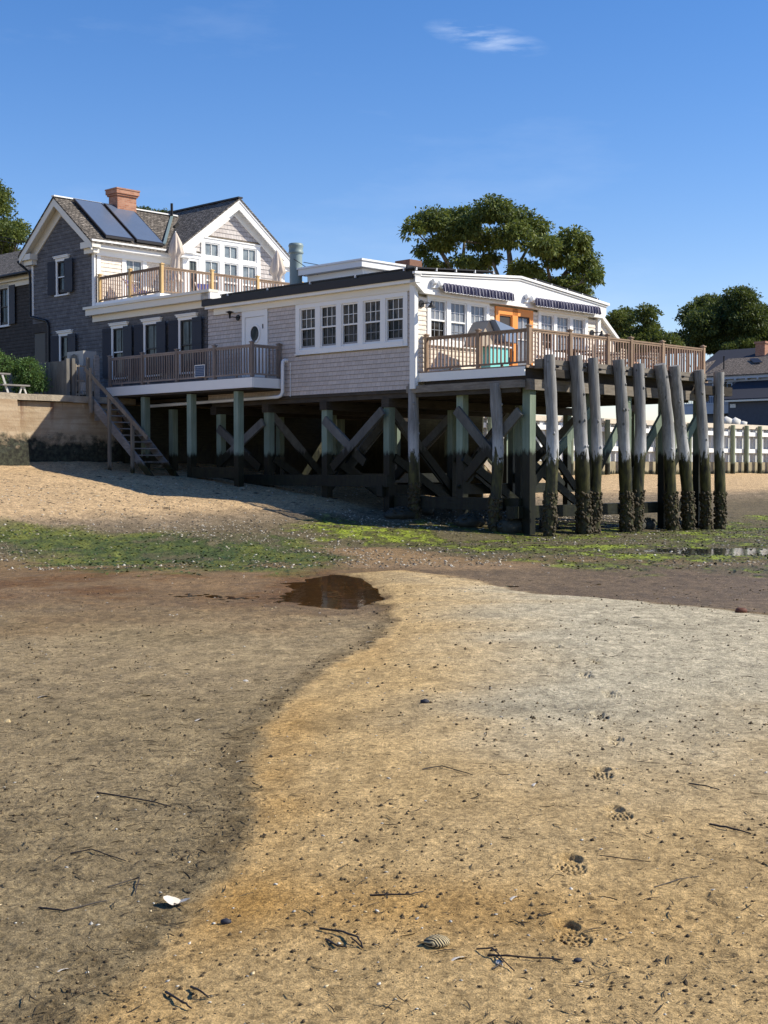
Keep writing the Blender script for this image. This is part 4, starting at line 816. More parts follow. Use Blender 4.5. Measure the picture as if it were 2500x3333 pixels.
for i, (a, b, c, d) in enumerate(wins):
    t = MB(); z1 = d+.02; pbx(t,'A',0,a-.115,a,c-.08,z1,-.03,.04); pbx(t,'A',0,b,b+.115,c-.08,z1,-.03,.04); pbx(t,'A',0,a-.12,b+.12,z1,z1+.11,-.03,.045)
    pbx(t,'A',0,a-.15,b+.15,z1+.11,z1+.17,-.02,.10); pbx(t,'A',0,a-.17,b+.17,z1+.17,z1+.20,-.02,.13); pbx(t,'A',0,a-.14,b+.14,c-.14,c-.085,-.02,.08); t.part('window_casing', M['white'], cot)
    w_ = window(cot, 'A', 0, a, b, c, d+.015, M['frame_dark'] if i in (1,2) else M['frame_dark'], M['glass_curtain'], M['glass_curtain'], 2, 1, .04, bar=.022)
    if i in (0, 3):
        q = MB(); pbx(q,'A',0,a+.04,b-.04,(c+d)/2-.02,(c+d)/2+.02,.0,.02); q.part('meeting_rail', M['white'], w_)
    for side in (0, 1):
        s_ = MB(); zz0, zz1 = c-.06, d+.05
        if side: p0 = Vector((-.05, b+.10, 0)); p1 = Vector((-.13, b+.50, 0))
        else: p0 = Vector((-.14, a+.0, 0)); p1 = Vector((-.13, a-.50, 0))
        n_ = Vector((p1.y-p0.y, -(p1.x-p0.x), 0)).normalized()*.015
        s_.add([(p0+n_)+Vector((0,0,zz0)), (p1+n_)+Vector((0,0,zz0)), (p1-n_)+Vector((0,0,zz0)), (p0-n_)+Vector((0,0,zz0)), (p0+n_)+Vector((0,0,zz1)), (p1+n_)+Vector((0,0,zz1)), (p1-n_)+Vector((0,0,zz1)), (p0-n_)+Vector((0,0,zz1))],
               [(0,3,2,1),(4,5,6,7),(0,1,5,4),(1,2,6,5),(2,3,7,6),(3,0,4,7)])
        for zf in (.06, .5, .94):
            zc = zz0+(zz1-zz0)*zf; s_.bar(Vector((p0.x-.02,p0.y,zc)), Vector((p1.x-.02,p1.y,zc)), .012, .07)
        s_.part('shutter', M['navy'], cot)
# left gable trim and roof
def slab(mb, prof, off): mb.prism(prof, off)
t = MB(); x0 = -.36
rk = lambda y: ZA1+.22-(abs(y-YC1))*(ZA1-ZE1)/2.1
for sg in (-1, 1):
    ye = YC1+sg*2.46; a_ = (x0, ye, rk(ye)); c_ = (x0, YC1, rk(YC1))
    t.prism([a_, c_, (x0, YC1, rk(YC1)-.30), (x0, ye, rk(ye)-.28)], (.06,0,0)); t.prism([(x0+.06,ye,rk(ye)-.05),(x0+.06,YC1,rk(YC1)-.05),(x0+.06,YC1,rk(YC1)-.12),(x0+.06,ye,rk(ye)-.12)], (.31,0,0))
    t.prism([(-.05,YC1+sg*2.2,rk(YC1+sg*2.2)-.13),(-.05,YC1,rk(YC1)-.13),(-.05,YC1,rk(YC1)-.62),(-.05,YC1+sg*2.0,rk(YC1+sg*2.0)-.55)], (.06,0,0))
    yy = sorted((YC1+sg*2.5, YC1+sg*1.72)); t.box(-.34,.02,yy[0],yy[1],ZE1-.24,ZE1-.02); y2 = sorted((YC1+sg*2.40, YC1+sg*1.78)); t.box(-.22,.02,y2[0],y2[1],ZE1-.42,ZE1-.24)
t.part('gable_trim', M['cream'], cot)
t = MB(); t.box(-.03,.03,15.9,16.06,7.1,ZE1-.4); t.part('corner_board', M['white'], cot)
t = MB(); t.box(-.03,.03,20.06,20.18,7.45,ZE1-.4); t.part('corner_board', M['white'], cot)
r1 = MB()
for sg in (-1, 1):
    ye = YC1+sg*2.52; z1 = rk(YC1); ze = rk(ye); r1.prism([(x0-.03,ye,ze),(x0-.03,YC1,z1),(x0-.03,YC1,z1+.06),(x0-.03,ye,ze+.06)], (5.9,0,0))
r1.part('roof', M['roof_x'], cot); t = MB(); t.bar((x0-.04,YC1,rk(YC1)+.07),(5.3,YC1,rk(YC1)+.07),.2,.05); t.part('ridge_cap', M['white'], cot)
for b0, b1 in ((.36, 1.60), (1.72, 2.98)):
    f = MB(); yA, yB = 15.72, 17.85; f.prism([(b0,yA,rk(yA)+.14),(b0,yB,rk(yB)+.14),(b0,yB,rk(yB)+.22),(b0,yA,rk(yA)+.22)], (b1-b0,0,0)); so_ = f.part('solar_collector', M['frame_dark'], cot)
    g = MB(); yA += .05; yB -= .05; g.quad((b0+.05,yA,rk(yA)+.225),(b1-.05,yA,rk(yA)+.225),(b1-.05,yB,rk(yB)+.225),(b0+.05,yB,rk(yB)+.225)); g.part('collector_glass', M['collector'], so_)
# chimney, vents
t = MB(); t.box(2.18,3.05,17.62,18.2,10.9,12.05); t.box(2.13,3.10,17.57,18.25,12.05,12.12); t.box(2.09,3.14,17.53,18.29,12.12,12.28); ch = t.part('chimney', M['brick'], cot); MB().box(2.07,3.16,17.51,18.31,12.28,12.33).part('chimney_cap', M['brick'], ch)
t = MB(); t.lathe((4.95,17.9,11.0),[(.055,0),(.055,1.15)],10); t.part('vent_pipe', M['black'], cot)
# lit side wall of the left wing
wb = MB(); courses(wb, 'B', 15.95, .1, 3.5, 7.3, 9.6, [(1.2,2.3,8.0,9.5)], .15); wb.part('wall', M['shingle_lit'], cot, 'sunny wall of white shingles')
t = MB(); pbx(t,'B',15.95,1.2,1.36,7.6,9.5,-.02,.035); pbx(t,'B',15.95,2.13,2.3,7.6,9.5,-.02,.035); pbx(t,'B',15.95,1.36,2.13,9.35,9.5,-.02,.036); pbx(t,'B',15.95,.1,.26,7.3,9.5,0,.03); t.part('window_casing', M['white'], cot)
window(cot, 'B', 15.95, 1.36, 2.13, 7.75, 9.35, M['white'], M['glass_bluegrey'], M['glass_bluegrey'], 2, 1, .05)
t = MB(); t.box(-.30,3.4,15.62,15.9,9.56,9.74); t.box(-.34,3.4,15.56,15.9,9.74,9.84); t.box(.05,3.4,15.86,15.93,9.34,9.56); t.part('cornice', M['white'], cot)
# front gable (wing facing the sea)
YG = 15.2; BC = 5.92; ZE2, ZA2 = 9.85, 11.72
def g2(z):
    if z < ZE2: return (3.45, 8.4)
    k = (z-ZE2)/(ZA2-ZE2); return (3.45+k*(BC-3.45), 8.4-k*(8.4-BC))
wb = MB(); courses(wb, 'B', YG, 3.45, 8.4, 7.3, 11.66, [(4.29,7.23,7.3,10.42),(3.35,4.29,7.3,9.76)], .17, g2); wb.part('gable_wall', M['shingle_gable'], cot, 'sunlit gable of silvery shingles')
core = MB(); core.prism([(3.47,YG+.08,7.3),(8.38,YG+.08,7.3),(8.38,YG+.08,ZE2-.02),(BC,YG+.08,ZA2-.03),(3.47,YG+.08,ZE2-.02)], (0,5.5,0)); core.part('wall', M['shingle_lit'], cot)
t = MB(); cols = [(4.44,5.17),(5.38,6.11),(6.31,7.05)]; pbx(t,'B',YG,4.29,4.44,7.5,10.40,-.03,.05); pbx(t,'B',YG,7.05,7.23,7.5,10.40,-.03,.05); pbx(t,'B',YG,5.17,5.38,7.5,10.25,-.03,.05); pbx(t,'B',YG,6.11,6.31,7.5,10.25,-.03,.05)
pbx(t,'B',YG,4.44,7.05,10.26,10.40,-.03,.052); pbx(t,'B',YG,4.44,7.05,9.58,9.72,-.03,.052); pbx(t,'B',YG,4.28,7.24,10.40,10.44,0,.09)
pbx(t,'B',YG,3.42,3.62,7.5,9.66,-.03,.05); pbx(t,'B',YG,4.16,4.29,7.5,9.66,-.03,.045); pbx(t,'B',YG,3.40,4.29,9.56,9.70,-.03,.056); pbx(t,'B',YG,3.36,4.29,9.70,9.76,0,.10); t.part('window_casing', M['white'], cot)
for (a, b) in cols:
    for (z0, z1) in ((9.72,10.26),(8.15,9.58)):
        f = MB(); pbx(f,'B',YG,a,a+.05,z0,z1,-.06,.02); pbx(f,'B',YG,b-.05,b,z0,z1,-.06,.02); pbx(f,'B',YG,a+.05,b-.05,z1-.05,z1,-.06,.02); pbx(f,'B',YG,a+.05,b-.05,z0,z0+.05,-.06,.02)
        pbx(f,'B',YG,(a+b)/2-.012,(a+b)/2+.012,z0+.05,z1-.05,-.05,-.01)
        if z1-z0 > 1: pbx(f,'B',YG,a+.05,b-.05,8.78,8.84,-.06,.02)
        w_ = f.part('window', M['white'], cot); MB().quad((a+.03,YG+.04,z0+.03),(b-.03,YG+.04,z0+.03),(b-.03,YG+.04,z1-.03),(a+.03,YG+.04,z1-.03)).part('pane', M['glass_bluegrey'], w_)
f = MB(); pbx(f,'B',YG,3.63,3.72,7.6,9.55,-.05,.03); pbx(f,'B',YG,4.07,4.155,7.6,9.55,-.05,.03); pbx(f,'B',YG,3.72,4.07,9.46,9.55,-.05,.03); pbx(f,'B',YG,3.72,4.07,7.6,7.75,-.05,.03); w_ = f.part('door', M['white'], cot)
MB().quad((3.7,YG+.03,7.7),(4.1,YG+.03,7.7),(4.1,YG+.03,9.5),(3.7,YG+.03,9.5)).part('pane', M['glass_curtain'], w_)
rk2 = lambda x: ZA2+.30-abs(x-BC)*(ZA2-ZE2)/2.47
t = MB(); y0 = YG-.34
for sg in (-1, 1):
    xe = BC+sg*2.86; t.prism([(xe,y0,rk2(xe)),(BC,y0,rk2(BC)),(BC,y0,rk2(BC)-.38),(xe,y0,rk2(xe)-.34)], (0,.06,0)); t.prism([(xe,y0-.03,rk2(xe)+.01),(BC,y0-.03,rk2(BC)+.01),(BC,y0-.03,rk2(BC)-.09),(xe,y0-.03,rk2(xe)-.09)], (0,.03,0))
    t.prism([(xe,y0+.06,rk2(xe)-.04),(BC,y0+.06,rk2(BC)-.04),(BC,y0+.06,rk2(BC)-.10),(xe,y0+.06,rk2(xe)-.10)], (0,.3,0)); xm = BC+sg*2.35
    t.prism([(xm,YG-.06,rk2(xm)-.11),(BC,YG-.06,rk2(BC)-.11),(BC,YG-.06,rk2(BC)-.58),(xm,YG-.06,rk2(xm)-.53)], (0,.06,0))
    xx = sorted((BC+sg*2.95, BC+sg*2.1)); t.box(xx[0],xx[1],y0+.01,YG,ZE2-.16,ZE2+.05); x2 = sorted((BC+sg*2.75, BC+sg*2.2)); t.box(x2[0],x2[1],y0+.1,YG,ZE2-.32,ZE2-.16)
t.part('gable_trim', M['white'], cot)
t = MB(); t.box(8.36,8.52,YG-.04,YG+.12,7.3,ZE2-.3); t.part('corner_board', M['white'], cot)
r2 = MB()
for sg in (-1, 1):
    xe = BC+sg*2.98; r2.prism([(xe,y0-.06,rk2(xe)),(BC,y0-.06,rk2(BC)),(BC,y0-.06,rk2(BC)+.06),(xe,y0-.06,rk2(xe)+.06)], (0,6.6,0))
r2.part('roof', M['roof_y'], cot); t = MB(); t.bar((BC,y0-.08,rk2(BC)+.07),(BC,21,rk2(BC)+.07),.22,.06); t.part('ridge_cap', M['frame_dark'], cot)
t = MB(); t.bar((2.95,15.7,10.05),(5.0,17.95,11.68),.10,.05); t.part('valley_flashing', M['metal_green'], cot)
t = MB(); t.bar((4.55,17.2,rk2(4.55)+.08),(4.75,17.2,rk2(4.75)+.10),.1,.1); t.part('roof_vent', M['black'], cot)
# flat roofed addition: cornice and roof
t = MB(); t.box(-.28,.05,8.95,16.12,7.12,7.34); t.box(-.34,.05,8.85,16.2,7.34,7.43); t.box(-.06,.03,9.0,16.0,6.90,7.12); t.part('cornice', M['cream'], cot)
t = MB(); t.box(-.05,6.5,9.15,12.0,7.12,7.42); t.box(-.05,9.4,12.0,16.2,7.12,7.45); t.part('flat_roof', M['white'], cot)
t = MB(); t.box(-.28,.9,8.86,9.35,7.12,7.41); t.part('cornice_return', M['white'], cot)
# side entry recess and downspout at the left end
t = MB(); t.box(-.02,.02,19.0,20.2,6.78,7.14); t.part('entry_header', M['shingle_brown'], cot)
t = MB(); t.box(.0,.05,19.05,19.3,4.0,6.78); t.part('entry_post', M['shingle_brown'], cot); MB().box(.04,.09,19.3,20.1,4.0,6.8).part('entry_door', M['frame_dark'], cot)
t = MB(); t.tube([(-.36,20.62,9.56),(-.3,20.5,9.42),(-.16,20.35,9.25),(-.09,20.22,9.1),(-.08,20.2,8.9),(-.08,20.2,7.46),(-.09,20.1,7.40),(-.1,19.05,7.18),(-.09,18.93,7.08),(-.08,18.9,6.9),(-.08,18.9,4.1)], .05, 8); t.part('downspout', M['black'], cot)
# wing beyond, far left
wg = thing('brown_shingled_wing', 'lower brown shingled wing with dark shutters at the left edge', 'house', (1.2, 20.3, 3.9))
cw = MB(); courses(cw, 'A', 1.2, 20.1, 31, 4.0, 9.35, [(23.9,24.75,7.45,9.12)], .14); cw.part('wall', M['shingle_brown'], wg)
MB().box(1.28,6,20.2,31,4,9.3).part('wall', M['brown_room'], wg)
t = MB(); pbx(t,'A',1.2,23.88,24.0,7.5,9.02,-.03,.04); pbx(t,'A',1.2,24.66,24.78,7.5,9.02,-.03,.04); pbx(t,'A',1.2,23.86,24.8,9.02,9.16,-.03,.08); pbx(t,'A',1.2,23.84,24.82,7.42,7.5,-.02,.09); t.part('window_casing', M['white'], wg)
window(wg, 'A', 1.2, 24.0, 24.66, 7.52, 9.0, M['frame_dark'], M['glass_curtain'], M['glass_curtain'], 2, 1, .04)
for y in ((23.36,23.82),(24.84,25.3)): MB().box(1.10,1.13,y[0],y[1],7.5,9.08).part('shutter', M['navy'], wg)
t = MB(); t.box(.98,1.18,20.0,31,9.2,9.38); t.box(1.12,1.2,20.0,31,9.0,9.2); t.part('cornice', M['cream'], wg)
t = MB(); t.prism([(.72,20.25,9.42),(3.9,20.25,11.25),(7,20.25,9.42),(7,20.25,9.36),(3.9,20.25,11.18),(.72,20.25,9.36)], (0,11,0)); t.part('roof', M['roof_y'], wg)
t = MB(); t.tube([(.68,20.3,9.38),(.68,31,9.38)], .06, 8); t.part('gutter', M['black'], wg)

# ================================================================ roof deck, balcony, stairs
rd = thing('roof_deck', 'upper roof deck with new yellow cedar posts in front of the sunlit gable', 'deck', (.1, 12.0, 7.45))
MB().box(.0,9.2,11.95,15.9,7.455,7.60).part('floor', M['white'], rd)
railing(rd, [(.14,15.8),(.14,12.05),(8.9,12.05)], 7.60, 8.52, M['rail'], M['rail_mid'], M['rail_new'], [(.14,15.8),(.14,13.9),(.14,12.05),(2.33,12.05),(4.45,12.05),(6.6,12.05),(8.9,12.05)], .135, up=.12)
bal = thing('balcony', 'shaded cedar balcony with white skirt along the side of the restaurant', 'balcony', (-1.25, 5.6, 4.1))
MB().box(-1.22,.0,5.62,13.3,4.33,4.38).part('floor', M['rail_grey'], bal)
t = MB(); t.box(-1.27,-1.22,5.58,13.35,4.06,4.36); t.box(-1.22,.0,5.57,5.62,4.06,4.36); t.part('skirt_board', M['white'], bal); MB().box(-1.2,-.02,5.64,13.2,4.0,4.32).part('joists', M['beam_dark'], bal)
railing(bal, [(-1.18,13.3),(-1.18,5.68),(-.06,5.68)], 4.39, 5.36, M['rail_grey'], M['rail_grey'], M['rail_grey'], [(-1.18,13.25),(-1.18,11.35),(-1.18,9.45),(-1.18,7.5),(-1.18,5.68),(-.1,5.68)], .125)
sg = thing('blue_sign', 'small blue notice with white border hung on the balcony railing', 'sign', (-1.25, 8.15, 4.5))
MB().box(-1.262,-1.245,7.90,8.42,4.49,4.87).part('panel', plain('sign_blue', (.03,.06,.14), .4, .05), sg)
t = MB()
for (y0_,y1_,z0_,z1_) in ((7.90,8.42,4.85,4.872),(7.90,8.42,4.488,4.505),(7.90,7.92,4.505,4.85),(8.40,8.42,4.505,4.85)): t.box(-1.268,-1.262,y0_,y1_,z0_,z1_)
t.part('border', M['white'], sg); t = MB(); t.lathe((-1.266,8.355,4.79),[(.001,-.03),(.02,-.02),(.028,0),(.02,.02),(.001,.03)],6)
for k,(w0,w1) in enumerate(((.045,.045),(.04,.03),(.035,.05),(.03,.04),(.045,.05),(.04,.04))): y = 8.31-k*.058; t.box(-1.266,-1.2625,y-w0*.9,y,4.765,4.765+.05)
for j in range(4):
    y = 8.38; random.seed(j)
    while y > 7.96:
        l_ = random.uniform(.03,.08); t.box(-1.265,-1.2625,y-l_,y,4.715-j*.05,4.735-j*.05); y -= l_+.012
t.part('lettering', plain('sign_lettering', (.20,.24,.32), .5, .02), sg)
st = thing('beach_stairs', 'weathered grey wooden stairs with handrail coming down from the sea wall to the sand', 'stairs', (-2.2, 12.9, 1.6))
SL = (4.0-1.28)/(13.0-9.25)
for (x, nm) in ((-2.2, 0), (-1.22, 1)):
    t = MB(); t.prism([(x-.025,9.1,1.15),(x-.025,9.45,1.15),(x-.025,13.0,3.72),(x-.025,13.0,4.02),(x-.025,12.8,4.02)], (.05,0,0)); t.part('stringer', M['grey_plank'], st)
for i in range(11):
    f = (i+.6)/11.5; y = 12.85-f*3.45; z = 3.92-f*2.55; MB().box(-2.17,-1.25,y-.13,y+.13,z-.02,z+.02).part('tread', M['grey_plank'], st)
for (y, z1) in ((11.7,3.98),(10.4,3.10)): MB().box(-2.32,-2.23,y-.05,y+.05,hzw(-2.25,y)-.3,z1).part('post', M['stairwood'], st)
t = MB(); t.bar((-2.34,13.02,4.96),(-2.34,9.5,2.56),.04,.14); t.part('handrail', M['stairwood'], st)
for (x, z0_, z1_, w_) in ((-2.36,3.45,5.05,.11),): MB().box(x,x+.07,13.0-.35,13.0-.25,z0_,z1_-.1).part('post', M['stairwood'], st)
# sea wall on the left
def conc():
    t = NT('stained_concrete', .9, .2); z = t.sep(t.pos)[2]; n = t.noise(t.obj, 1.6, 6, .6); n2 = t.noise(t.map(t.obj, (1, 1, 1)), 7, 5, .7); layer = t.noise(t.map(t.obj, (.4, .4, 7)), 1.3, 4)
    c = t.mix(t.rng(n, .3, .7), (.33,.24,.15), (.46,.37,.26)); c = t.mix(t.rng(layer, .45, .6, 0, .5), c, (.26,.18,.11)); c = t.mix(t.rng(n2, .6, .75, 0, .7), c, (.55,.48,.38))
    rs = t.noise(t.map(t.obj, (2.4, 2.4, .12)), 1.6, 3, .5); rz = t.rng(z, 2.9, 4.0); rust = t.math('MULTIPLY', t.rng(rs, .60, .66), rz); c = t.mix(t.math('MULTIPLY', rust, .85), c, (.10,.025,.012))
    zz = t.math('ADD', z, t.rng(t.noise(t.obj, 2.5, 6, .7), .3, .7, -.35, .35)); dk = t.mix(t.rng(n2, .4, .7), (.022,.022,.018), (.07,.075,.05)); c = t.mix(t.rng(zz, 2.35, 2.75), dk, c)
    t.col(c); t.bump(n2, .8, .03); return t.m
M['concrete'] = conc(); M['cap'] = plain('chipped_capstone', (.40,.34,.26), .9, .45, 4, .2, .04)
sw = thing('sea_wall', 'stained old concrete sea wall with chipped capstone on the left', 'wall', (-4, 13.1, 1.4))
MB().box(-40,12.6,13.15,13.8,-.5,3.78).part('wall_face', M['concrete'], sw)
cp = MB(); x = -40.0
while x < -.3:
    x1 = min(x+random.uniform(.9,1.6), -.3); o1 = random.uniform(-.02,.02); cp.box(x+.006, x1, 12.98+o1, 13.85, 3.80+random.uniform(-.01,.02), 4.02+random.uniform(-.008,.008)); x = x1
cp.part('capstone', M['cap'], sw)
bt = MB(); bt.prism([(-12,12.3,-.2),(-4.78,12.3,-.2),(-4.86,12.45,2.4),(-5.02,12.55,2.5),(-5.10,12.7,3.80),(-12,12.7,3.80)], (0,.6,0)); bt.solo('concrete_buttress', M['concrete'], 'sunlit concrete buttress with dark wet foot at the left edge of the beach', 'buttress', (-5, 12.4, 1.4))
# land behind the walls
def land(name, poly, z):
    n = MB(); n.add([(x, y, z) for x, y in poly], [tuple(range(len(poly)))]); t = NT(name+'_soil', .95, .1); t.col(t.mix(t.noise(t.pos, 3, 5), (.06,.055,.03), (.13,.11,.07))); o = n.solo(name, t.m, None, None, (0, 13.8, z), 1); o['kind'] = 'structure'
land('yard', [(-60,13.8),(12.6,13.8),(12.6,24.0),(12.6,400),(-60,400)], 3.94)
land('upper_beach_terrace', [(12.6,22.4),(400,22.4),(400,400),(12.6,400)], 4.35)
# heat pump, fence, gate
hp = thing('heat_pump_unit', 'grey twin fan heat pump standing behind the gate by the dark wall', 'heat pump', (-1.9, 14.1, 4.0))
MB().box(-1.95,-1.42,13.72,14.72,4.25,5.62).part('casing', M['sandpaint'], hp)
for z in (5.25, 4.62):
    f = MB(); n = 20; f.add([(-1.955, 14.28+.28*math.cos(6.283*k/n), z+.28*math.sin(6.283*k/n)) for k in range(n)], [tuple(range(n))]); fg = f.part('fan', M['black'], hp)
    g = MB()
    for k in range(9): y = 14.03+k*.062; g.box(-1.975,-1.965,y,y+.012,z-.26,z+.26)
    g.part('grille', M['sandpaint'], fg)
for y in (13.8,14.6): MB().box(-1.9,-1.45,y-.04,y+.04,3.94,4.25).part('foot', M['frame_dark'], hp)
fe = thing('board_fence', 'weathered vertical board fence beside the bush on the sea wall', 'fence', (-3.2, 13.55, 3.95))
y = 13.55
while y < 17.2:
    MB().box(-2.80, -2.775, y, y+.135, 3.96, 5.22+random.uniform(-.02,.02)).part('board', M['fence'], fe); y += .145
for z in (4.3,4.95): MB().box(-2.773,-2.73,13.5,17.2,z-.04,z+.04).part('rail', M['fence'], fe)
MB().box(-2.84,-2.72,13.36,13.48,3.96,5.28).part('post', M['fence'], fe); MB().box(-2.62,-2.50,13.36,13.48,3.96,5.30).part('post', M['fence'], fe)
gt = thing('yard_gate', 'narrow weathered wooden gate with wire mesh at the top of the stairs', 'gate', (-2.2, 13.3, 3.95))
t = MB()
for z in (4.10,4.55,5.05): t.box(-2.46,-2.10,13.38,13.41,z-.025,z+.025)
t.box(-2.48,-2.44,13.37,13.41,4.0,5.12); t.box(-2.36,-2.32,13.37,13.41,4.0,5.1); t.part('frame', M['stairwood'], gt)
t = MB()
for k in range(9):
    t.bar((-2.32+k*.03,13.395,4.1),(-2.32+k*.03+.12,13.395,4.5),.005,.005); t.bar((-2.32+k*.03+.12,13.395,4.1),(-2.32+k*.03,13.395,4.5),.005,.005)
t.part('mesh_panel', M['plastic'], gt)
MB().box(-2.12,-2.02,13.2,13.3,3.5,5.34).part('post', M['stairwood'], gt); MB().box(-1.99,-1.92,12.96,13.04,3.45,5.30).part('post', M['stairwood'], gt); MB().box(-2.02,-1.84,12.9,12.95,3.2,5.42).part('post', M['grey_plank'], gt)
bn = thing('picnic_bench', 'weathered plank bench on splayed pale legs on top of the sea wall', 'bench', (-4.45, 13.6, 3.95))
MB().box(-5.2,-4.2,13.4,13.66,4.28,4.33).part('seat', M['grey_plank'], bn)
for dx in (-.09,.09): MB().bar((-4.42+dx*.3,13.5,4.28),(-4.42+dx*1.6,13.5,3.98),.05,.05).part('leg', M['stone_white'], bn)
pt = thing('picnic_table', 'end of a picnic table with a white leg cut off by the left edge', 'table', (-5.2, 13.7, 3.95))
MB().box(-7,-4.86,13.5,14.3,4.64,4.69).part('tabletop', M['grey_plank'], pt)
MB().bar((-5.14,13.55,4.64),(-4.94,13.5,4.0),.06,.06).part('leg', M['stone_white'], pt); MB().bar((-6.6,13.55,4.64),(-6.8,13.5,4.0),.06,.06).part('leg', M['stone_white'], pt)

# ================================================================ things on the decks
def umbrella(b, a, zt, zb, lab, s=1.0):
    u = thing('closed_umbrella', lab, 'umbrella', (b, a, 7.6), 1, 'closed beige umbrellas on the roof deck'); MB().lathe((b,a,7.6),[(.02,0),(.02,zt-7.6+.03)],8).part('pole', M['white'], u)
    MB().lathe((b,a,7.6),[(.22,0),(.22,.05),(.04,.08)],14).part('base', M['stone_white'], u)
    c = MB(); n = 36; pr = [(0,.012),(.04,.05),(.22,.13),(.42,.19),(.47,.15),(.52,.10),(.72,.115),(.80,.085),(.83,.075),(.87,.10),(1,.19)]; vs = []
    for f, r in pr:
        z = zt-(zt-zb)*f
        for k in range(n):
            th = 6.283*k/n; q = 1+(.26 if f > .04 else 0)*math.sin(th*8+f*3)+.08*math.sin(th*3+f*11); vs.append((b+r*s*q*math.cos(th)+.02*math.sin(f*6), a+r*s*q*math.sin(th), z-(.06*math.sin(th*8+f*3) if f in (.42,1) else 0)))
    c.add(vs, [(i*n+k, i*n+(k+1) % n, (i+1)*n+(k+1) % n, (i+1)*n+k) for i in range(len(pr)-1) for k in range(n)], True); c.part('canopy', M['canvas'], u)
umbrella(2.35, 14.2, 10.25, 8.45, 'closed beige umbrella standing left of the glazed gable door', 1.3); umbrella(6.75, 13.6, 10.02, 8.05, 'closed beige umbrella at the right corner of the gable', 1.4)
def lounger(b, a, rz, lab):
    u = thing('folding_deck_chair', lab, 'deck chair', (b, a, 7.6), 1, 'folding chairs on the roof deck'); 
    s = MB(); s.quad((b-.28,a-.3,8.0),(b+.28,a-.3,8.0),(b+.28,a+.15,7.88),(b-.28,a+.15,7.88)); s.quad((b-.28,a+.15,7.88),(b+.28,a+.15,7.88),(b+.28,a+.5,8.42),(b-.28,a+.5,8.42)); s.part('sling', M['towel'], u)
    for x in (-.3,.3):
        MB().bar((b+x,a-.35,8.05),(b+x,a+.4,7.62),.04,.04).part('leg', M['canvas'], u); MB().bar((b+x,a-.25,7.62),(b+x,a+.52,8.46),.04,.04).part('leg', M['canvas'], u)
    u.rotation_euler.z += rz
lounger(1.0, 14.6, .4, 'folding chair with blue sling behind the left run of the roof deck rail'); lounger(3.2, 13.4, -.3, 'folding chair with blue sling in front of the glazed gable door')
def dchair(b, a, rz, lab):
    u = thing('dining_chair', lab, 'chair', (b, a, 4.31), 1, 'slatted chairs on the sun deck')
    for x in (-.2,.2):
        MB().box(b+x-.018,b+x+.018,a-.2,a-.164,4.31,4.75).part('leg', M['tan'], u); MB().box(b+x-.018,b+x+.018,a+.17,a+.206,4.31,5.2).part('leg', M['tan'], u)
    MB().box(b-.23,b+.23,a-.22,a+.2,4.75,4.79).part('seat', M['terracotta'], u); t = MB()
    for k in range(4): t.box(b-.18,b+.18,a+.175,a+.2,4.88+k*.09,4.93+k*.09)
    t.part('backrest', M['tan'], u); u.rotation_euler.z += rz; return u
CH = [(4.0,-1.7,.5,'in front of the orange door'),(5.0,-2.7,2.6,'near the front rail, second bay'),(5.6,-1.4,-.6,'under the right windows'),(6.5,-2.8,.2,'in the middle of the front rail'),(7.3,-1.6,2.9,'under the far wall lamp'),(8.2,-2.7,-.3,'in the last bay of the deck rail')]
for b, a, r, l_ in CH: dchair(b, a, r, 'slatted chair with peach seat on the deck '+l_)
def dtable(b, a, lab):
    u = thing('deck_table', lab, 'table', (b, a, 4.31), 1, 'dark tables on the sun deck'); MB().box(b-.4,b+.4,a-.4,a+.4,5.02,5.06).part('tabletop', M['grey_plank'], u)
    MB().lathe((b,a,4.31),[(.2,0),(.2,.03),(.03,.05),(.03,.7)],10).part('pedestal', M['frame_dark'], u)
dtable(4.5,-2.2,'square grey table on the sun deck nearest the orange door'); dtable(6.0,-2.1,'square grey table in the middle of the sun deck'); dtable(7.8,-2.2,'square grey table at the far end of the sun deck')
cs = thing('drink_cart', 'turquoise cart with bottles under a tilted blue grey cover on the sun deck', 'cart', (2.1, -1.1, 4.31))
MB().box(1.72,2.55,-1.35,-.85,4.36,5.05).part('cabinet', M['teal'], cs); MB().box(1.66,2.62,-1.4,-.8,5.05,5.1).part('top', M['white'], cs)
t = MB(); t.prism([(1.30,-1.30,5.05),(1.50,-1.30,5.50),(1.72,-1.30,5.78),(2.0,-1.30,5.35),(1.9,-1.30,5.05)], (0,.6,0)); t.part('side_cover', M['tan'], cs)
t = MB(); t.prism([(1.74,-1.5,5.80),(2.62,-1.5,5.62),(2.80,-1.5,5.20),(2.25,-1.5,5.22)], (0,.75,0)); t.part('lid', M['bluecloth'], cs)
for i, x in enumerate((1.85,2.0,2.15,2.3,2.42)): MB().lathe((x,-1.25,4.7),[(.035,-.3),(.035,0),(.012,.08),(.012,.13)],8).part('bottle', [M['plastic'],M['frame_dark'],M['metal_green']][i % 3], cs)

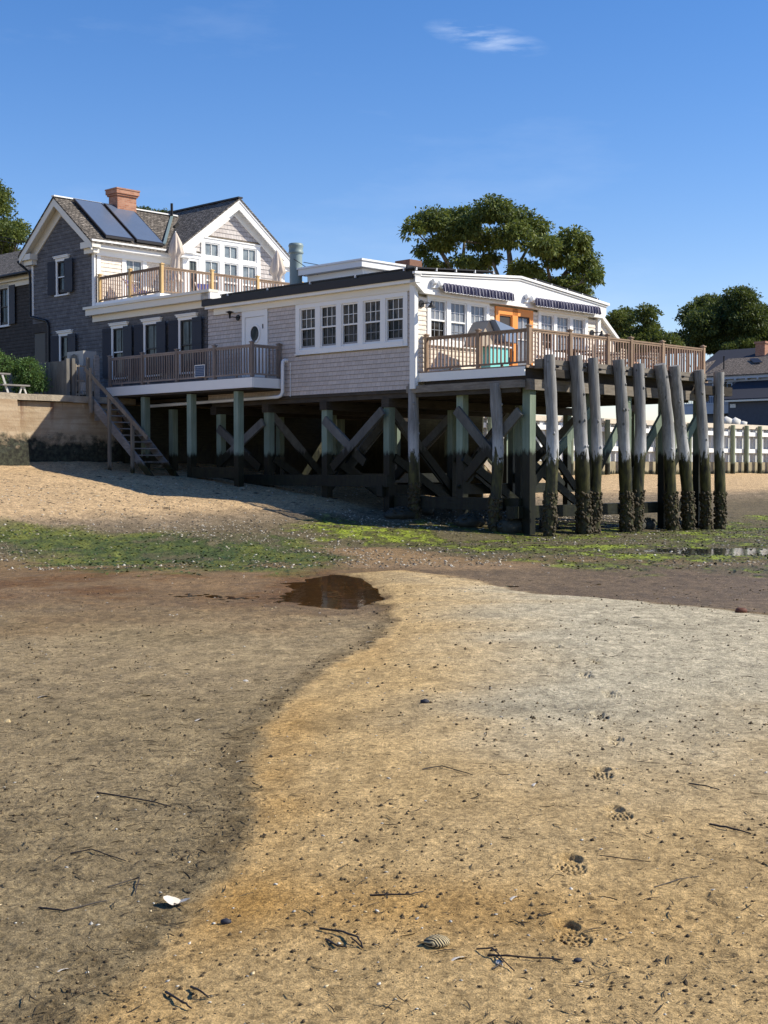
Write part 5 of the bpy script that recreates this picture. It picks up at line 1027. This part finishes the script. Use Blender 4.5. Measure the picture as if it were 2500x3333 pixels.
# ================================================================ right background: timber bulkhead, houses
bk = thing('timber_bulkhead', 'long white panelled timber bulkhead with green round posts on the right beach', 'bulkhead', (40, 22, 1.2))
GZ = lambda b: float(base_h(np.array([Wp(b,21.8).x]), np.array([Wp(b,21.8).y]))[0][0])
t = MB(); x = 12.0; i = 0
while x < 95:
    t.box(x, x+.47, 22.0 if i % 2 else 22.18, 22.3, 2.0, 4.30); x += .47; i += 1
t.part('sheet_panel', M['panel_grey'], bk)
t = MB(); t.box(12,95,21.9,22.4,4.32,4.62); t.part('cap_beam', plain('bleached_cap', (.62,.55,.45), .8, .2, 2), bk)
for z in (3.95,2.78): MB().box(12,95,21.86,21.99,z-.14,z+.14).part('waler', M['white'], bk)
MB().box(12,95,22.02,22.2,.8,2.0).part('lower_boards', wood('aged_boards', (.22,.19,.12), (.42,.36,.25), (3,3,.6), tide=1.4, tides=.2), bk)
gp = None; xs = np.arange(16.35, 61.5, 1.85)
for i, b in enumerate(xs):
    g = GZ(b); lo = thing('bulkhead_post', 'farthest left round green bulkhead post behind the pier', 'post', (b, 21.7, g), 1, 'round green posts along the bulkhead') if gp is None else None
    if gp is None:
        MB().lathe((b,21.7,g-.3),[(.16,0),(.155,3.55),(.15,3.6)],14).part('shaft', wood('bulkhead_post_wood', (.17,.20,.13), (.27,.31,.22), (16,16,1), tide=1.95, tides=.15), lo); gp = lo
    else: copy_thing(gp, (b, 21.7, g), label='%s round green bulkhead post counted from the right edge' % ORD[len(xs)-1-i])
for b, lb in ((54.2,'thin pale stake standing on the bulkhead left of the rubble'),(51.0,'thin pale stake standing on the bulkhead behind the last piling')):
    MB().box(b-.07,b+.07,22.1,22.24,4.6,5.75).solo('stake', M['cap'], lb, 'stake', (b,22.1,4.6))
t = MB(); 
for k, (b, z, s, lb) in enumerate(((56.2,4.85,.55,'large pale angular stone on the bulkhead'),(57.4,4.75,.5,'rounded pale stone right of the angular one'),(58.5,4.7,.4,'small pale stone at the right of the pair'))):
    MB().blob((b,22.8,z),(s,s*.7,s*.75),1,.28).solo('pale_stone', M['stone_white'], lb, 'rock', (b,22.8,4.4))
# near white house seen between the pilings + stairs
wh = thing('white_shed', 'small white walled shed seen between the pier posts', 'shed', (16, 26, 4.3)); MB().box(15,30,25.5,30,4.3,7.2).part('wall', M['white_wall'], wh); MB().box(17.2,18.6,25.42,25.5,5.2,6.4).part('window', M['glass_bluegrey'], wh)
MB().prism([(14.6,25.1,7.2),(30.4,25.1,7.2),(30.4,25.1,7.3),(14.6,25.1,7.3)], (0,5.3,0)).part('roof', M['roof_slate'], wh)
s2 = thing('far_stairs', 'pale wooden steps down the bulkhead seen between the pilings', 'stairs', (27, 21, 1.5))
for y in (0, 1.0): MB().bar((24.5+y*0,20.6+y,4.2),(28.5,20.6+y,1.2),.06,.3).part('stringer', M['cap'], s2)
for k in range(9): MB().box(24.6+k*.43,24.95+k*.43,20.6,21.6,4.0-k*.33,4.06-k*.33).part('tread', M['cap'], s2)
rh = thing('blue_grey_house', 'blue grey house with pale tan shingle roof behind the bulkhead', 'house', (75, 33, 4.4))
MB().box(75.0,83,24,36.2,4.36,9.5).part('wall', plain('blue_grey_siding', (.13,.15,.19), .7, .1, 3), rh)
t = MB(); t.prism([(74.4,23.5,9.46),(79,23.5,11.25),(83.6,23.5,9.46),(83.6,23.5,9.36),(79,23.5,11.15),(74.4,23.5,9.36)], (0,12.4,0)); t.prism([(74.4,35.9,9.46),(79,37.2,11.22),(76.5,37.6,10.5),(75,36.6,9.7)], (0,0,-.08)); t.part('roof', M['roof_tan'], rh)
tr_ = plain('blue_white_trim', (.42,.46,.52), .6, .05); t = MB(); t.box(74.5,74.7,23.6,36.3,9.12,9.4); t.box(74.85,74.98,23.6,36.2,8.9,9.12)
for k in range(12): t.box(74.5,74.98,24.2+k*1.05,24.35+k*1.05,9.0,9.119)
t.part('fascia', tr_, rh)
for y in (33.6,34.6):
    f = MB(); f.box(74.90,74.97,y-.46,y+.46,7.75,8.85); w_ = f.part('window', tr_, rh); MB().box(74.88,74.90,y-.36,y+.36,7.84,8.76).part('pane', M['glass_dark'], w_)
    g = MB(); g.box(74.86,74.88,y-.015,y+.015,7.84,8.76); g.box(74.86,74.88,y-.36,y+.36,8.29,8.32); g.part('glazing_bar', tr_, w_)
t = MB(); t.box(73.8,75,32.5,38,6.98,7.12)
for k in range(30): t.box(73.82,73.86,32.6+k*.18,32.65+k*.18,7.12,7.66)
t.box(73.80,73.88,32.5,38,7.66,7.72); t.box(73.85,74.0,32.5,38,6.2,6.97); t.part('porch_rail', tr_, rh)
t = MB(); t.prism([(71.4,22.5,7.26),(75.0,22.5,8.94),(75.0,22.5,8.84),(71.4,22.5,7.14)], (0,10.2,0)); t.part('annex_roof', M['roof_slate'], rh)
MB().box(71.8,74.9,22.6,31.7,4.36,7.14).part('annex_wall', plain('slate_siding', (.085,.09,.11), .8, .15, 4), rh); MB().box(71.35,71.7,22.5,31.8,7.02,7.16).part('annex_gutter', M['cream'], rh); MB().box(71.72,71.79,31.0,31.5,6.55,6.85).part('meter_box', M['plastic'], rh)
t = MB(); t.lathe((76,34.6,9.9),[(.06,0),(.06,1.2),(.10,1.3)],8); t.part('vent_pipe', M['black'], rh)
t = MB(); t.prism([(77.0,31.5,10.55),(78.2,32.6,11.02),(78.2,32.6,11.08),(77.0,31.5,10.6)], (0,.8,0)); t.part('roof_hatch', M['frame_dark'], rh)
bh = thing('slate_roofed_house', 'dark slate roof with brick chimney rising behind the tan roof', 'house', (92, 43, 4.4))
MB().prism([(86,28,10.4),(92,28,13.3),(98,28,10.4)], (0,16.5,0)).part('roof', M['roof_slate'], bh); MB().box(87,97,28.5,44,4.36,10.6).part('wall', M['shingle_dark'], bh)
MB().box(90,91.0,38.4,39.4,11.5,13.5).part('chimney', M['brick'], bh); MB().box(89.9,91.1,38.3,39.5,13.5,13.7).part('chimney_cap', M['brick'], bh)

# ================================================================ trees and shrubs
def tree(name, lab, cat, clumps, trunk, leafmat, barkmat, n_per, leaf, droop=.5, group=None, seed=1, shape='spray'):
    """clumps: (x,y,z,rx,ry,rz); trunk: list of polylines [(pt, radius)...]"""
    rg = np.random.default_rng(seed); bx, by = trunk[0][0][0][:2]; bz = trunk[0][0][0][2]
    root = thing(name, lab, cat, (bx, by, bz), 0, group); tb = MB()
    for pl in trunk: tb.tube([p for p, r in pl], [r for p, r in pl], 7)
    if clumps and barkmat:
        for c in clumps:
            e = Vector(c[:3]); bp = min((Vector(p) for pl in trunk for p, r in pl if p[2] < c[2]-.2), key=lambda q: (q-e).length, default=None)
            if bp is not None:
                m1 = bp.lerp(e, .5)+Vector((rg.normal()*.25, rg.normal()*.25, -.15)); tb.tube([bp, m1, e], [.06, .04, .02], 5)
                for k in range(4):
                    q = e+Vector((rg.normal()*c[3]*.5, rg.normal()*c[4]*.5, abs(rg.normal())*c[5]*.4)); tb.tube([m1.lerp(e, .5), q], [.025, .01], 4, False)
    tb.part('trunk', barkmat or M['bark_dark'], root)
    P = []; Nn = []; T = []
    for (cx, cy, cz, rx, ry, rz) in clumps:
        rx, ry, rz = rx*.95, ry*.95, rz*.95; n = int(n_per*2.7*(rx*ry+ry*rz+rx*rz)/3)
        d = rg.normal(size=(n, 3)); d /= np.linalg.norm(d, axis=1)[:, None]; r = rg.random(n)**.45; lump = 1+.30*np.sin(d[:, 0]*5+cx*3)*np.sin(d[:, 1]*5+cy)*np.sin(d[:, 2]*6+cz)
        r = r*lump*(1+.18*(rg.random(n) > .93)); p = d*r[:, None]*np.array([rx, ry, rz])+np.array([cx, cy, cz]); p[:, 2] = np.where(p[:, 2] < cz-rz*.55, cz-rz*.55-(cz-rz*.55-p[:, 2])*.4, p[:, 2])
        P.append(p); Nn.append(d); T.append(np.clip(.35+rg.random()*.35+.28*rg.normal(size=n), 0, 1))
    P = np.concatenate(P); Nn = np.concatenate(Nn); T = np.concatenate(T)
    # leaf sprays: gaps come from a 3-D noise
    gap = fbm(P[:, 0]*1.5+P[:, 2]*.7+P[:, 1]*.8, P[:, 2]*1.9-P[:, 1]*.9, 3, seed); rel = np.concatenate([np.full(1, 0.)]) if 0 else None; keep = gap > np.where(Nn[:, 2] > -.15, -.34, -.12); P, Nn, T = P[keep], Nn[keep], T[keep]; N = len(P)
    L = leaf*.56*(.5+1.0*rg.random(N)); out = Nn+.9*rg.normal(size=(N, 3)); out[:, 2] -= droop*.6; out /= np.linalg.norm(out, axis=1)[:, None]
    up = rg.normal(size=(N, 3)); up[:, 2] += 1.3; side = np.cross(out, up); side /= np.linalg.norm(side, axis=1)[:, None]
    nn = np.cross(side, out); tip = P+out*L[:, None]-np.array([0, 0, 1])*(L*droop*.35)[:, None]; mid = P+out*(L*.5)[:, None]; wv = side*(L*.24)[:, None]
    V = np.stack([P, mid-wv, tip, mid+wv], 1); V -= np.array([bx, by, bz]); V = V.reshape(-1, 3); F = np.arange(4*N).reshape(-1, 4)
    me = bpy.data.meshes.new('crown'); me.vertices.add(len(V)); me.vertices.foreach_set('co', V.astype(np.float32).ravel()); me.loops.add(F.size); me.loops.foreach_set('vertex_index', F.astype(np.int32).ravel())
    me.polygons.add(N); me.polygons.foreach_set('loop_start', np.arange(0, F.size, 4, dtype=np.int32)); me.polygons.foreach_set('loop_total', np.full(N, 4, np.int32)); me.update(calc_edges=True)
    at = me.color_attributes.new('tone', 'FLOAT_COLOR', 'POINT'); tt = np.repeat(T, 4); at.data.foreach_set('color', np.stack([tt, tt, tt, np.ones_like(tt)], -1).astype(np.float32).ravel())
    me.materials.append(leafmat); o = bpy.data.objects.new('crown', me); COL.objects.link(o); o.parent = root; return root
PX = lambda x, Y: (x-1250)/4400*Y
PZ = lambda y, Y: 1.6+(1523-y)/4400*Y
def clumps_px(lst, Y, dep, seed=0):
    rg = np.random.default_rng(seed); out = []
    for (x, y, rx, ry) in lst:
        k = Y/4400; d = rg.uniform(-dep, dep); out.append((PX(x, Y), Y+d, PZ(y, Y), rx*k, max(rx, ry)*k*1.1, ry*k))
    return out
# big umbrella shaped tree behind the restaurant
Y = 66; big = clumps_px([(1345,775,42,38),(1400,738,62,42),(1465,708,66,40),(1530,715,66,46),(1600,712,70,44),(1680,728,62,46),(1740,752,55,40),(1500,765,60,42),(1580,775,70,40),(1660,790,70,48),(1440,800,60,34),(1370,820,28,22),(1400,860,36,24),(1600,840,36,22),(1560,855,50,28),
   (1790,785,55,42),(1850,800,60,44),(1900,850,55,44),(1935,880,36,36),(1810,850,60,40),(1750,830,60,36),(1880,905,50,34),(1920,920,30,34),(1700,890,60,34),(1760,905,60,34),(1830,930,60,30),(1880,960,45,34),(1690,925,50,24),(1500,875,46,20),(1440,870,36,18),(1890,805,30,30)], Y, 2.2, 3)
x_ = lambda px: PX(px, Y); z_ = lambda py: PZ(py, Y)
trk = [[((x_(1660),Y,4.3),.30),((x_(1665),Y,z_(960)),.24),((x_(1662),Y,z_(890)),.17),((x_(1655),Y,z_(830)),.12),((x_(1640),Y,z_(770)),.07)],
       [((x_(1490),Y+.5,4.3),.26),((x_(1495),Y+.5,z_(940)),.18),((x_(1460),Y+.5,z_(860)),.13),((x_(1425),Y+.5,z_(800)),.07)],
       [((x_(1490),Y+.5,z_(940)),.14),((x_(1505),Y,z_(860)),.10),((x_(1510),Y,z_(790)),.06)],
       [((x_(1665),Y,z_(960)),.14),((x_(1620),Y,z_(905)),.10),((x_(1600),Y,z_(850)),.06)],
       [((x_(1665),Y,z_(925)),.12),((x_(1690),Y,z_(860)),.09),((x_(1720),Y,z_(800)),.05)],
       [((x_(1800),Y+1,4.3),.25),((x_(1810),Y+1,z_(950)),.16),((x_(1840),Y+1,z_(890)),.10),((x_(1870),Y+1,z_(850)),.05)],
       [((x_(1810),Y+1,z_(960)),.12),((x_(1780),Y,z_(880)),.08),((x_(1770),Y,z_(830)),.04)]]
tree('umbrella_tree', 'large spreading flat topped tree with pale bare trunks behind the restaurant roof', 'tree', big, trk, M['leaf_olive'], M['bark'], 1250, .30, .6, seed=11)
Y = 66; lt = clumps_px([(-30,640,60,60),(-10,700,60,50),(30,740,55,45),(40,780,55,40),(-20,790,70,50),(70,775,30,26),(10,820,60,30),(20,665,26,30),(-60,600,50,50),(60,750,30,24)], Y, 1.5, 4)
tree('conifer_like_tree', 'feathery olive tree cut off by the left edge behind the shingled wing', 'tree', lt, [[((PX(-40,Y),Y,4),.3),((PX(-30,Y),Y,PZ(760,Y)),.2),((PX(-20,Y),Y,PZ(660,Y)),.1)]], M['leaf_olive'], M['bark_dark'], 1500, .26, .3, seed=5)
Y = 78; bk_ = clumps_px([(455,700,26,20),(478,705,30,22),(520,710,30,16),(545,706,24,14),(500,715,30,16)], Y, 1, 6)
tree('distant_tree', 'dark tree top showing between the brick chimney and the vent pipe', 'tree', bk_, [[((PX(480,Y),Y,4),.3),((PX(480,Y),Y,PZ(715,Y)),.15)]], M['leaf_dark'], M['bark_dark'], 2300, .22, .4, seed=7)
Y = 82; sm = clumps_px([(2000,1050,42,34),(2050,1022,44,32),(2095,1030,40,34),(2125,1062,30,28),(2040,1080,60,36),(2100,1090,50,30),(1975,1085,40,34),(2060,1125,90,36),(2140,1125,60,34),(1990,1130,60,36)], Y, 2, 8)
tree('rounded_tree', 'small rounded olive tree beyond the far end of the sun deck railing', 'tree', sm, [[((PX(2060,Y),Y,4.3),.3),((PX(2060,Y),Y,PZ(1090,Y)),.2)]], M['leaf_green'], M['bark_dark'], 1500, .30, .4, seed=9)
Y = 150; rt_ = clumps_px([(2330,985,60,38),(2385,985,60,40),(2270,1020,50,44),(2260,1070,56,50),(2320,1050,80,60),(2400,1050,80,60),(2450,1020,50,40),(2235,1105,44,34),(2300,1120,80,40),(2400,1110,80,40),(2440,990,30,26)], Y, 4, 10)
tree('dense_tree', 'big dense dark green tree above the slate roof on the right', 'tree', rt_, [[((PX(2340,Y),Y,4.3),.5),((PX(2340,Y),Y,PZ(1100,Y)),.3)]], M['leaf_dark'], M['bark_dark'], 560, .54, .3, seed=12)
Y = 162; r3 = clumps_px([(2490,1030,50,44),(2530,1050,60,60),(2480,1080,60,40),(2560,1010,50,40)], Y, 3, 13)
tree('edge_tree', 'dark tree cut off by the right edge beside the dense tree', 'tree', r3, [[((PX(2520,Y),Y,4.3),.5),((PX(2520,Y),Y,PZ(1090,Y)),.3)]], M['leaf_green'], M['bark_dark'], 520, .56, .3, seed=14)
Y = 146; r4 = clumps_px([(2440,1110,40,26),(2480,1100,44,30),(2420,1130,50,20),(2360,1140,30,16),(2520,1110,40,30)], Y, 1.5, 15)
tree('pale_shrub_tree', 'yellowish green feathery shrub behind the brick chimney on the right', 'tree', r4, [[((PX(2450,Y),Y,4.3),.2),((PX(2450,Y),Y,PZ(1120,Y)),.1)]], M['leaf_green'], M['bark_dark'], 900, .42, -.6, seed=16)
def bush(b, a, z, rs, lab, seed):
    p = Wp(b, a); cl = [(p.x+dx, p.y+dy, z+dz, r, r, r*.85) for dx, dy, dz, r in rs]
    tree('leafy_shrub', lab, 'shrub', cl, [[((p.x,p.y,3.95),.05),((p.x,p.y,z),.04)],[((p.x,p.y,3.95),.04),((p.x+.25,p.y,z-.1),.03)]], M['leaf_bush'], M['bark_dark'], 5200, .12, .35, 'green shrubs on the sea wall', seed)
bush(-3.65, 14.45, 4.72, [(0,0,0,.60),(.25,0,-.25,.48),(-.2,0,.28,.42),(.05,.1,.42,.26),(-.1,-.1,-.4,.42)], 'bright green shrub beside the board fence', 21)
bush(-4.75, 14.9, 4.95, [(0,0,0,.62),(-.4,0,-.1,.55),(.35,0,.1,.45),(.05,.1,.42,.32),(0,0,-.45,.55),(-.3,0,.45,.3)], 'green shrub at the left edge behind the picnic bench', 22)
# overhead wires at the left
for k, (za, zb) in enumerate(((PZ(755,60),PZ(795,60)),(PZ(765,60),PZ(803,60)))):
    MB().tube([(PX(-300,60)+i*(PX(110,60)-PX(-300,60))/8, 60+.4*k, za+.9+(zb-za-.9)*i/8-.15*math.sin(math.pi*i/8)) for i in range(9)], .015, 4).solo('overhead_wire', M['frame_dark'], ['upper','lower'][k]+' overhead wire crossing the tree at the left edge', 'wire', (PX(110,60),60,zb), 0)

# ================================================================ notable shells, twigs and stones on the sand
def gz(x, y): return float(height(np.array([x]), np.array([y]))[0][0])
M['shell'] = plain('bleached_shell', (.62,.56,.47), .45, .12, 30); M['twig'] = plain('black_eelgrass', (.028,.02,.016), .5, .3, 20); M['yshell'] = plain('yellow_shell', (.62,.46,.22), .5, .2, 30)
def shell(x, y, s, lab, m='shell', pair=False, rz=0, open_=.5):
    z = gz(x, y); mb = MB()
    for sgn in ((-1, 1) if pair else (1,)):
        vs = []; fs = []; nr, ns = 6, 14
        for i in range(nr+1):
            for j in range(ns+1):
                u = i/nr; th = math.pi*(j/ns); px_ = s*u*math.cos(th)*1.0; py_ = s*u*math.sin(th)*.72; pz_ = s*.24*(1-u*u)+.002*math.cos(th*9)*u
                if pair:
                    c_, q_ = math.cos(open_), math.sin(open_); yy = py_*sgn; vs.append((px_*.45+sgn*s*.0, yy*c_, s*.10+py_*q_-pz_*.5))
                else: vs.append((px_, py_-s*.3, pz_))
        fs = [(i*(ns+1)+j, i*(ns+1)+j+1, (i+1)*(ns+1)+j+1, (i+1)*(ns+1)+j) for i in range(nr) for j in range(ns)]; mb.add(vs, fs, True)
    c, q = math.cos(rz), math.sin(rz); mb.v = [(x+a*c-b*q, y+a*q+b*c, z+.002+d) for a, b, d in mb.v]
    return mb.solo('shell', M[m], lab, 'shell', (x, y, z), 0, 'shells lying on the flats')
shell(-.755, 4.87, .075, 'open white clam shell casting a shadow on the dark sand', pair=True, rz=1.25, open_=.35)
shell(-.778, 7.31, .03, 'small white shell near the edge of the pale sand bar', rz=.4)
shell(-1.70, 9.55, .055, 'cream shell with a dark side halfway across the dark flat', 'yshell', rz=.2)
shell(-2.41, 8.6, .05, 'yellow shell near the left edge of the flat', 'yshell', rz=2)
shell(-1.18, 8.57, .045, 'oval pale shell in the middle of the dark flat', rz=1)
shell(-2.43, 9.6, .045, 'white shell left of the yellow shell', rz=.5); shell(-1.6, 10.9, .04, 'pale yellow shell far out on the dark flat', 'yshell'); shell(-1.05, 10.2, .035, 'white shell in line with the bend of the sand bar', rz=2.2)
shell(.235, 4.22, .030, 'small white shell below the striped shell near the bottom', rz=.5); shell(.36, 4.18, .025, 'chipped white shell by the forked twig', rz=1.7)
shell(.47, 4.83, .028, 'white shell with an upright twig between the footprints', rz=.8); shell(-.12, 12.6, .05, 'white shell on the dark flat beyond the sand bar bend'); shell(2.65, 14.2, .05, 'white shell on the grey sand right of the footprints')
shell(.74, 6.6, .03, 'small white shell left of the footprint trail', rz=1.1); shell(-1.02, 4.25, .022, 'tiny white shell low on the dark sand', rz=.6)
def stripem():
    t = NT('striped_shell_skin', .6, .3); x, y, z_ = t.sep(t.obj); f = t.math('SINE', t.math('MULTIPLY', t.math('ADD', y, t.math('MULTIPLY', x, .8)), 600))
    t.col(t.mix(t.rng(f, -.2, .3), (.035,.028,.02), (.50,.40,.22))); t.bump(f, .6, .002); return t.m
z = gz(.17, 4.33); MB().blob((.17,4.33,z+.012),(.042,.030,.022),2,.22).solo('striped_shell', stripem(), 'dark and cream striped shell near the bottom of the sand bar', 'shell', (.17,4.33,z), 0)
def twig(pts, r, lab, nm='twig'):
    P = [(x, y, gz(x, y)+h) for x, y, h in pts]; Q = []
    for a, b in zip(P[:-1], P[1:]):
        for k in range(4): Q.append(tuple(Vector(a).lerp(Vector(b), k/4)+Vector((random.uniform(-1,1), random.uniform(-1,1), random.uniform(0,1)))*r*.7))
    Q.append(P[-1]); MB().tube(Q, [r*(1-.4*i/len(Q)) for i in range(len(Q))], 6, True, True, .15).solo(nm, M['twig'], lab, 'twig', P[0], 0, 'twigs lying on the sand')
twig([(-.218,4.50,.004),(-.155,4.47,.012),(-.085,4.37,.02),(-.068,4.32,.004)], .0042, 'longest black twig of the pair left of the striped shell'); twig([(-.193,4.41,.004),(-.15,4.335,.006),(-.12,4.33,.004)], .0036, 'short black twig below the longest one'); twig([(-.068,4.32,.004),(-.10,4.35,.02),(-.11,4.40,.01)], .003, 'forked twig end beside the black pair')
twig([(.33,4.24,.004),(.38,4.22,.008),(.56,4.19,.004)], .0035, 'long thin twig lying level right of the striped shell'); twig([(.30,4.30,.004),(.345,4.25,.02),(.40,4.10,.008)], .003, 'crooked twig crossing the left end of the long level one'); twig([(.335,4.12,.004),(.37,4.16,.012),(.352,4.23,.004)], .003, 'short bent twig under the crooked one')
twig([(-.05,4.86,.004),(.10,4.84,.01),(.145,4.87,.012)], .0032, 'straight dark twig above the black pair, mid picture'); twig([(-.66,4.02,.004),(-.60,3.93,.012),(-.56,3.88,.008)], .004, 'dark twig at the bottom edge left of centre'); twig([(-.585,4.05,.006),(-.545,3.97,.02),(-.52,3.96,.004)], .004, 'small thick twig right of the bottom edge one')
twig([(-1.30,5.55,.004),(-1.22,5.58,.01),(-1.05,5.45,.004)], .0032, 'thin black stem low on the dark sand at left'); twig([(-1.05,5.1,.004),(-.95,5.2,.01),(-.93,5.0,.006)], .003, 'hooked stem on the dark sand above the clam'); twig([(-1.40,6.55,.004),(-1.1,6.4,.008),(-1.0,6.3,.004)], .0038, 'long stem on the dark sand level with the third footprint'); twig([(-1.25,4.85,.004),(-1.15,4.80,.006),(-1.02,4.92,.006)], .0036, 'dark stem left of the open clam')
twig([(.2,6.9,.004),(.3,6.95,.01),(.45,6.8,.004)], .0035, 'dark stem on the pale bar left of the footprint trail'); twig([(1.5,6.6,.004),(1.55,6.5,.02),(1.62,6.48,.004)], .004, 'hooked black twig near the right edge of the bar'); twig([(1.42,5.85,.004),(1.5,5.78,.01),(1.56,5.7,.004)], .0045, 'thick black twig at the right edge of the bar'); twig([(.86,5.35,.004),(1.05,5.28,.004)], .002, 'hair thin straw right of the second footprint')
twig([(1.0,4.95,.003),(1.12,5.05,.006),(1.2,5.1,.003)], .002, 'thin pale straw right of the nearest footprints')
for (x, y, s, lab) in ((.607,4.19,.014,'small blue black pebble below the nearest footprint'),(3.95,14.9,.07,'reddish brown rock by the wet channel at the right edge'),(.27,8.9,.03,'dark mud lump on the pale bar beyond the twigs'),(-.55,4.65,.02,'black mussel fragment on the edge of the bar')):
    z = gz(x, y); MB().blob((x,y,z+s*.3),(s,s*.75,s*.55),2,.15).solo('stone', plain('stone_skin_%d' % int(x*100), (.13,.05,.03) if s > .05 else (.03,.032,.045), .7, .4, 30), lab, 'stone', (x,y,z), 0)
